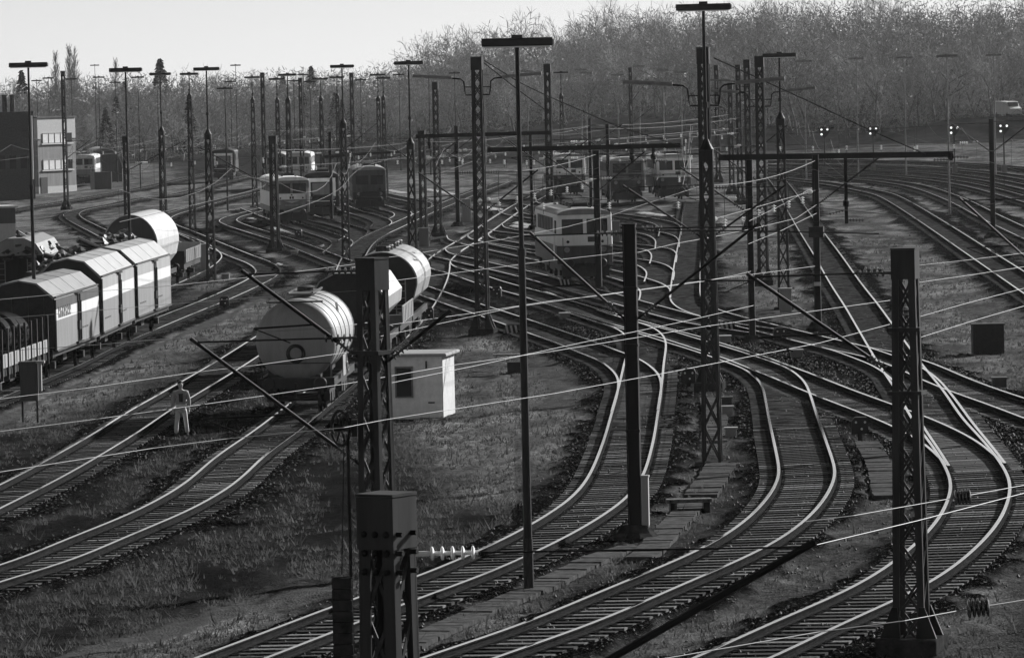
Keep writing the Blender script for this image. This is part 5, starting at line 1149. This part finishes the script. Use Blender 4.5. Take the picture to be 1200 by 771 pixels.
# ------------------------------------------------------------------ trees
def grow(rr, mbT, mbC, p, d, ln, r, lvl, up=.12, twig=.05, maxl=4, spread=.75):
    n = 3 if lvl < 2 else 2; q = Vector(p); dd = Vector(d)
    for k in range(n):
        dd = (dd + Vector((rr.gauss(0, .14), rr.gauss(0, .14), rr.gauss(0, .08)+up*.3))).normalized(); e = q + dd*ln/n; r2 = r*.82
        if lvl <= 1: mbT.tube(q, e, r, 5, r2, cap=False)
        else:
            t_ = max(r, twig); x = dd.cross(Vector((rr.gauss(0, 1), rr.gauss(0, 1), rr.gauss(0, 1)))).normalized()*t_/2
            mbC.add([q-x, q+x, e+x*.7, e-x*.7], [(0, 1, 2, 3)])
        if lvl < maxl:
            kids = (2 if lvl == 0 else 2) if k < n-1 else 3
            if lvl == 0 and k == 0: kids = 1
            for _ in range(kids):
                a = rr.uniform(0, 6.283); ax = dd.cross(Vector((math.cos(a), math.sin(a), .3))).normalized(); nd = (dd*math.cos(spread) + ax*math.sin(spread)*rr.uniform(.7, 1.1)).normalized()
                grow(rr, mbT, mbC, e, nd, ln*rr.uniform(.52, .72), r2*.55, lvl+1, up, twig, maxl, spread*rr.uniform(.8, 1.05))
        q, r = e, r2
def tree_proto(kind, seed, hgt=16):
    rr = random.Random(seed); T_ = MB(); C_ = MB()
    if kind == 'bare':
        grow(rr, T_, C_, (0, 0, -.3), (0, 0, 1), hgt*.62, hgt*.017, 0, .25, .055, 4, .72)
    elif kind == 'oak':
        grow(rr, T_, C_, (0, 0, -.3), (0, 0, 1), hgt*.50, hgt*.024, 0, .10, .06, 4, 1.0)
    elif kind == 'poplar':
        T_.tube((0, 0, -.3), (0, 0, hgt), .22, 6, .03)
        for k in range(150):
            z = rr.uniform(.15, .97)*hgt; a = rr.uniform(0, 6.283); ln = (1-z/hgt)*3.2+.8; d = Vector((math.cos(a)*.32, math.sin(a)*.32, 1)).normalized(); q = Vector((0, 0, z))
            for _ in range(3):
                e = q + d*ln*.4; x = d.cross(Vector((rr.gauss(0, 1), rr.gauss(0, 1), 0))).normalized()*.045; C_.add([q-x, q+x, e+x*.5, e-x*.5], [(0, 1, 2, 3)])
                q2 = q.lerp(e, .5); d2 = (d+Vector((rr.gauss(0, .4), rr.gauss(0, .4), 0))).normalized(); e2 = q2+d2*ln*.4; C_.add([q2-x*.6, q2+x*.6, e2+x*.3, e2-x*.3], [(0, 1, 2, 3)]); q = e
    else:   # conifer
        T_.tube((0, 0, -.3), (0, 0, hgt), hgt*.014, 6, .03)
        for k in range(950):
            z = hgt*(.12+.88*rr.random()**.85); rad = (1-z/hgt)*hgt*.27*rr.uniform(.35, 1.05)+.12; a = rr.uniform(0, 6.283); c = Vector((math.cos(a)*rad, math.sin(a)*rad, z-rad*.35)); s = rr.uniform(.25, .6)
            u_ = Vector((math.cos(a), math.sin(a), -.5)).normalized()*s; v_ = u_.cross(Vector((rr.gauss(0, 1), rr.gauss(0, 1), rr.gauss(0, 1)))).normalized()*s*.4; C_.add([c-u_, c+v_, c+u_, c-v_], [(0, 1, 2, 3)])
    return T_, C_
PROTO = {}
for kind, n in (('bare', 5), ('oak', 3), ('poplar', 2), ('conifer', 3)):
    PROTO[kind] = []
    for k in range(n):
        T_, C_ = tree_proto(kind, 100+k*7+len(kind)); m_ = M_NEEDLE if kind == 'conifer' else M_TWIG
        root = bpy.data.objects.new({'bare': 'bare_tree', 'oak': 'bare_oak_tree', 'poplar': 'poplar_tree', 'conifer': 'conifer_tree'}[kind], None); COL.objects.link(root)
        zz = sorted(v[2] for v in C_.v); T_.build('trunk', M_BARK, root); C_.build('crown', m_, root); PROTO[kind].append([root, False, zz[int(len(zz)*.985)]])
TL = {'bare': 'leafless tree in the hazy wood behind the yard', 'oak': 'wide-crowned leafless tree of the hazy wood', 'poplar': 'narrow upright poplar in the hazy tree line', 'conifer': 'dark conifer in the hazy tree line behind the yard'}
def plant(kind, u, y, hgt, zoff=0.0, label=None, rr=random.Random(3)):
    e = rr.choice(PROTO[kind]); x = (u-600)/F*y; pr = proj(gp(x, y)); x += (u-pr[0])/F*y
    o = e[0] if not e[1] else copy_tree(e[0]); e[1] = True
    r_, c_ = zone_at(x, y); o.location = (x, y, Z[r_, c_]-.1); s = hgt/e[2]; o.scale = (s*rr.uniform(.9, 1.15), s*rr.uniform(.9, 1.15), s); o.rotation_euler = (0, 0, rr.uniform(0, 6.28))
    tag(o, label or TL[kind], 'tree', 'trees of the wood behind the yard'); return o
def sky_v(u): return float(np.interp(u, [-60, 0, 100, 200, 300, 400, 460, 500, 560, 640, 700, 750, 800, 860, 900, 1260], [92, 90, 82, 80, 78, 74, 70, 52, 46, 46, 24, 6, 2, -6, -10, -14]))
def base_d(u): return float(np.interp(u, [-60, 0, 200, 400, 600, 760, 860, 960, 1060, 1260], [850, 850, 900, 980, 1040, 1040, 900, 800, 762, 745]))
rt = random.Random(11); nT = 0
for row in range(5):
    n = 50 if row < 4 else 54
    for k in range(n):
        u = -210 + 1620*(k+.5*(row % 2)+rt.uniform(-.35, .35))/n; d = base_d(u) + row*38 + rt.uniform(-14, 14); x = (u-600)/F*d
        top = sky_v(u); rr_, cc_ = zone_at(x, d); zb = Z[rr_, cc_]; pt = atd(u, top, d); h = (pt.z - zb)*(.60+.09*row)*rt.uniform(.85, 1.03)
        q = rt.random(); kind = 'bare' if q < .68 else ('oak' if q < .93 else 'conifer')
        if u < 260 and row == 4 and rt.random() < .25: kind = 'poplar'
        if kind == 'conifer' and u > 520: kind = 'bare'
        plant(kind, u, d, max(5, h), rr=rt); nT += 1
for u, v, kind in [(68,62,'poplar'),(84,54,'poplar'),(90,58,'poplar'),(138,70,'poplar'),(190,70,'conifer'),(512,40,'oak'),(545,38,'oak'),(575,36,'oak'),(600,42,'bare'),(635,22,'oak'),(655,24,'bare'),(690,18,'bare'),(720,4,'bare'),(505,42,'oak'),(28,84,'conifer')]:
    d = base_d(u)+150; pt = atd(u, v, d); r_, c_ = zone_at((u-600)/F*d, d); plant(kind, u, d, pt.z-Z[r_, c_], rr=rt)
for kind in PROTO:
    for e in PROTO[kind]:
        if not e[1]: plant(kind, 20, 1000, 12, rr=rt) if False else [bpy.data.objects.remove(c) for c in list(e[0].children)] + [bpy.data.objects.remove(e[0])]
# the body of the wood behind, one far mass of twigs and stems
b = MB(); vv = []; ff = []
for _ in range(150000):
    u = rt.uniform(-260, 1460); d = base_d(u) + 12 + rt.random()**.8*240; x = (u-600)/F*d; rr_, cc_ = zone_at(x, d); zb = Z[rr_, cc_]; top = atd(u, sky_v(u), d).z - zb
    top *= .62 + .34*(.5+.5*math.sin(x*.9+d*.13)*math.sin(x*.37+1.3+d*.05))
    z = zb + top*rt.random()**.9; s = rt.uniform(.25, 1.0); a = rt.uniform(-1.5, 1.5); wd = rt.uniform(.03, .09); i = len(vv); ca_, sa_ = math.sin(a)*s, math.cos(a)*s; yy = rt.gauss(0, .4)
    nx, nz = math.cos(a)*wd, -math.sin(a)*wd
    vv += [(x-nx, d, z-nz), (x+nx, d, z+nz), (x+ca_+nx*.4, d+yy, z+sa_+nz*.4), (x+ca_-nx*.4, d+yy, z+sa_-nz*.4)]; ff.append((i, i+1, i+2, i+3))
b.v = vv; b.f = ff; b.m = [0]*len(ff); tag(b.build('distant_wood', M_TWIG), 'mass of leafless woodland filling the background', 'wood', kind='stuff')
# ------------------------------------------------------------------ haze
hz = MB(); hz.box((0, 780, 25), (700, 1640, 62)); hm = bpy.data.materials.new('haze'); hm.use_nodes = True; hn = hm.node_tree; hn.nodes.remove(hn.nodes['Principled BSDF'])
pv = hn.nodes.new('ShaderNodeVolumePrincipled'); pv.inputs['Color'].default_value = (.85, .85, .85, 1); pv.inputs['Density'].default_value = 0.000038; pv.inputs['Anisotropy'].default_value = 0.3
hn.links.new(pv.outputs[0], hn.nodes['Material Output'].inputs['Volume']); o = hz.build('haze', hm); o['kind'] = 'stuff'; o['label'] = 'pale winter haze over the yard'; o['category'] = 'haze'
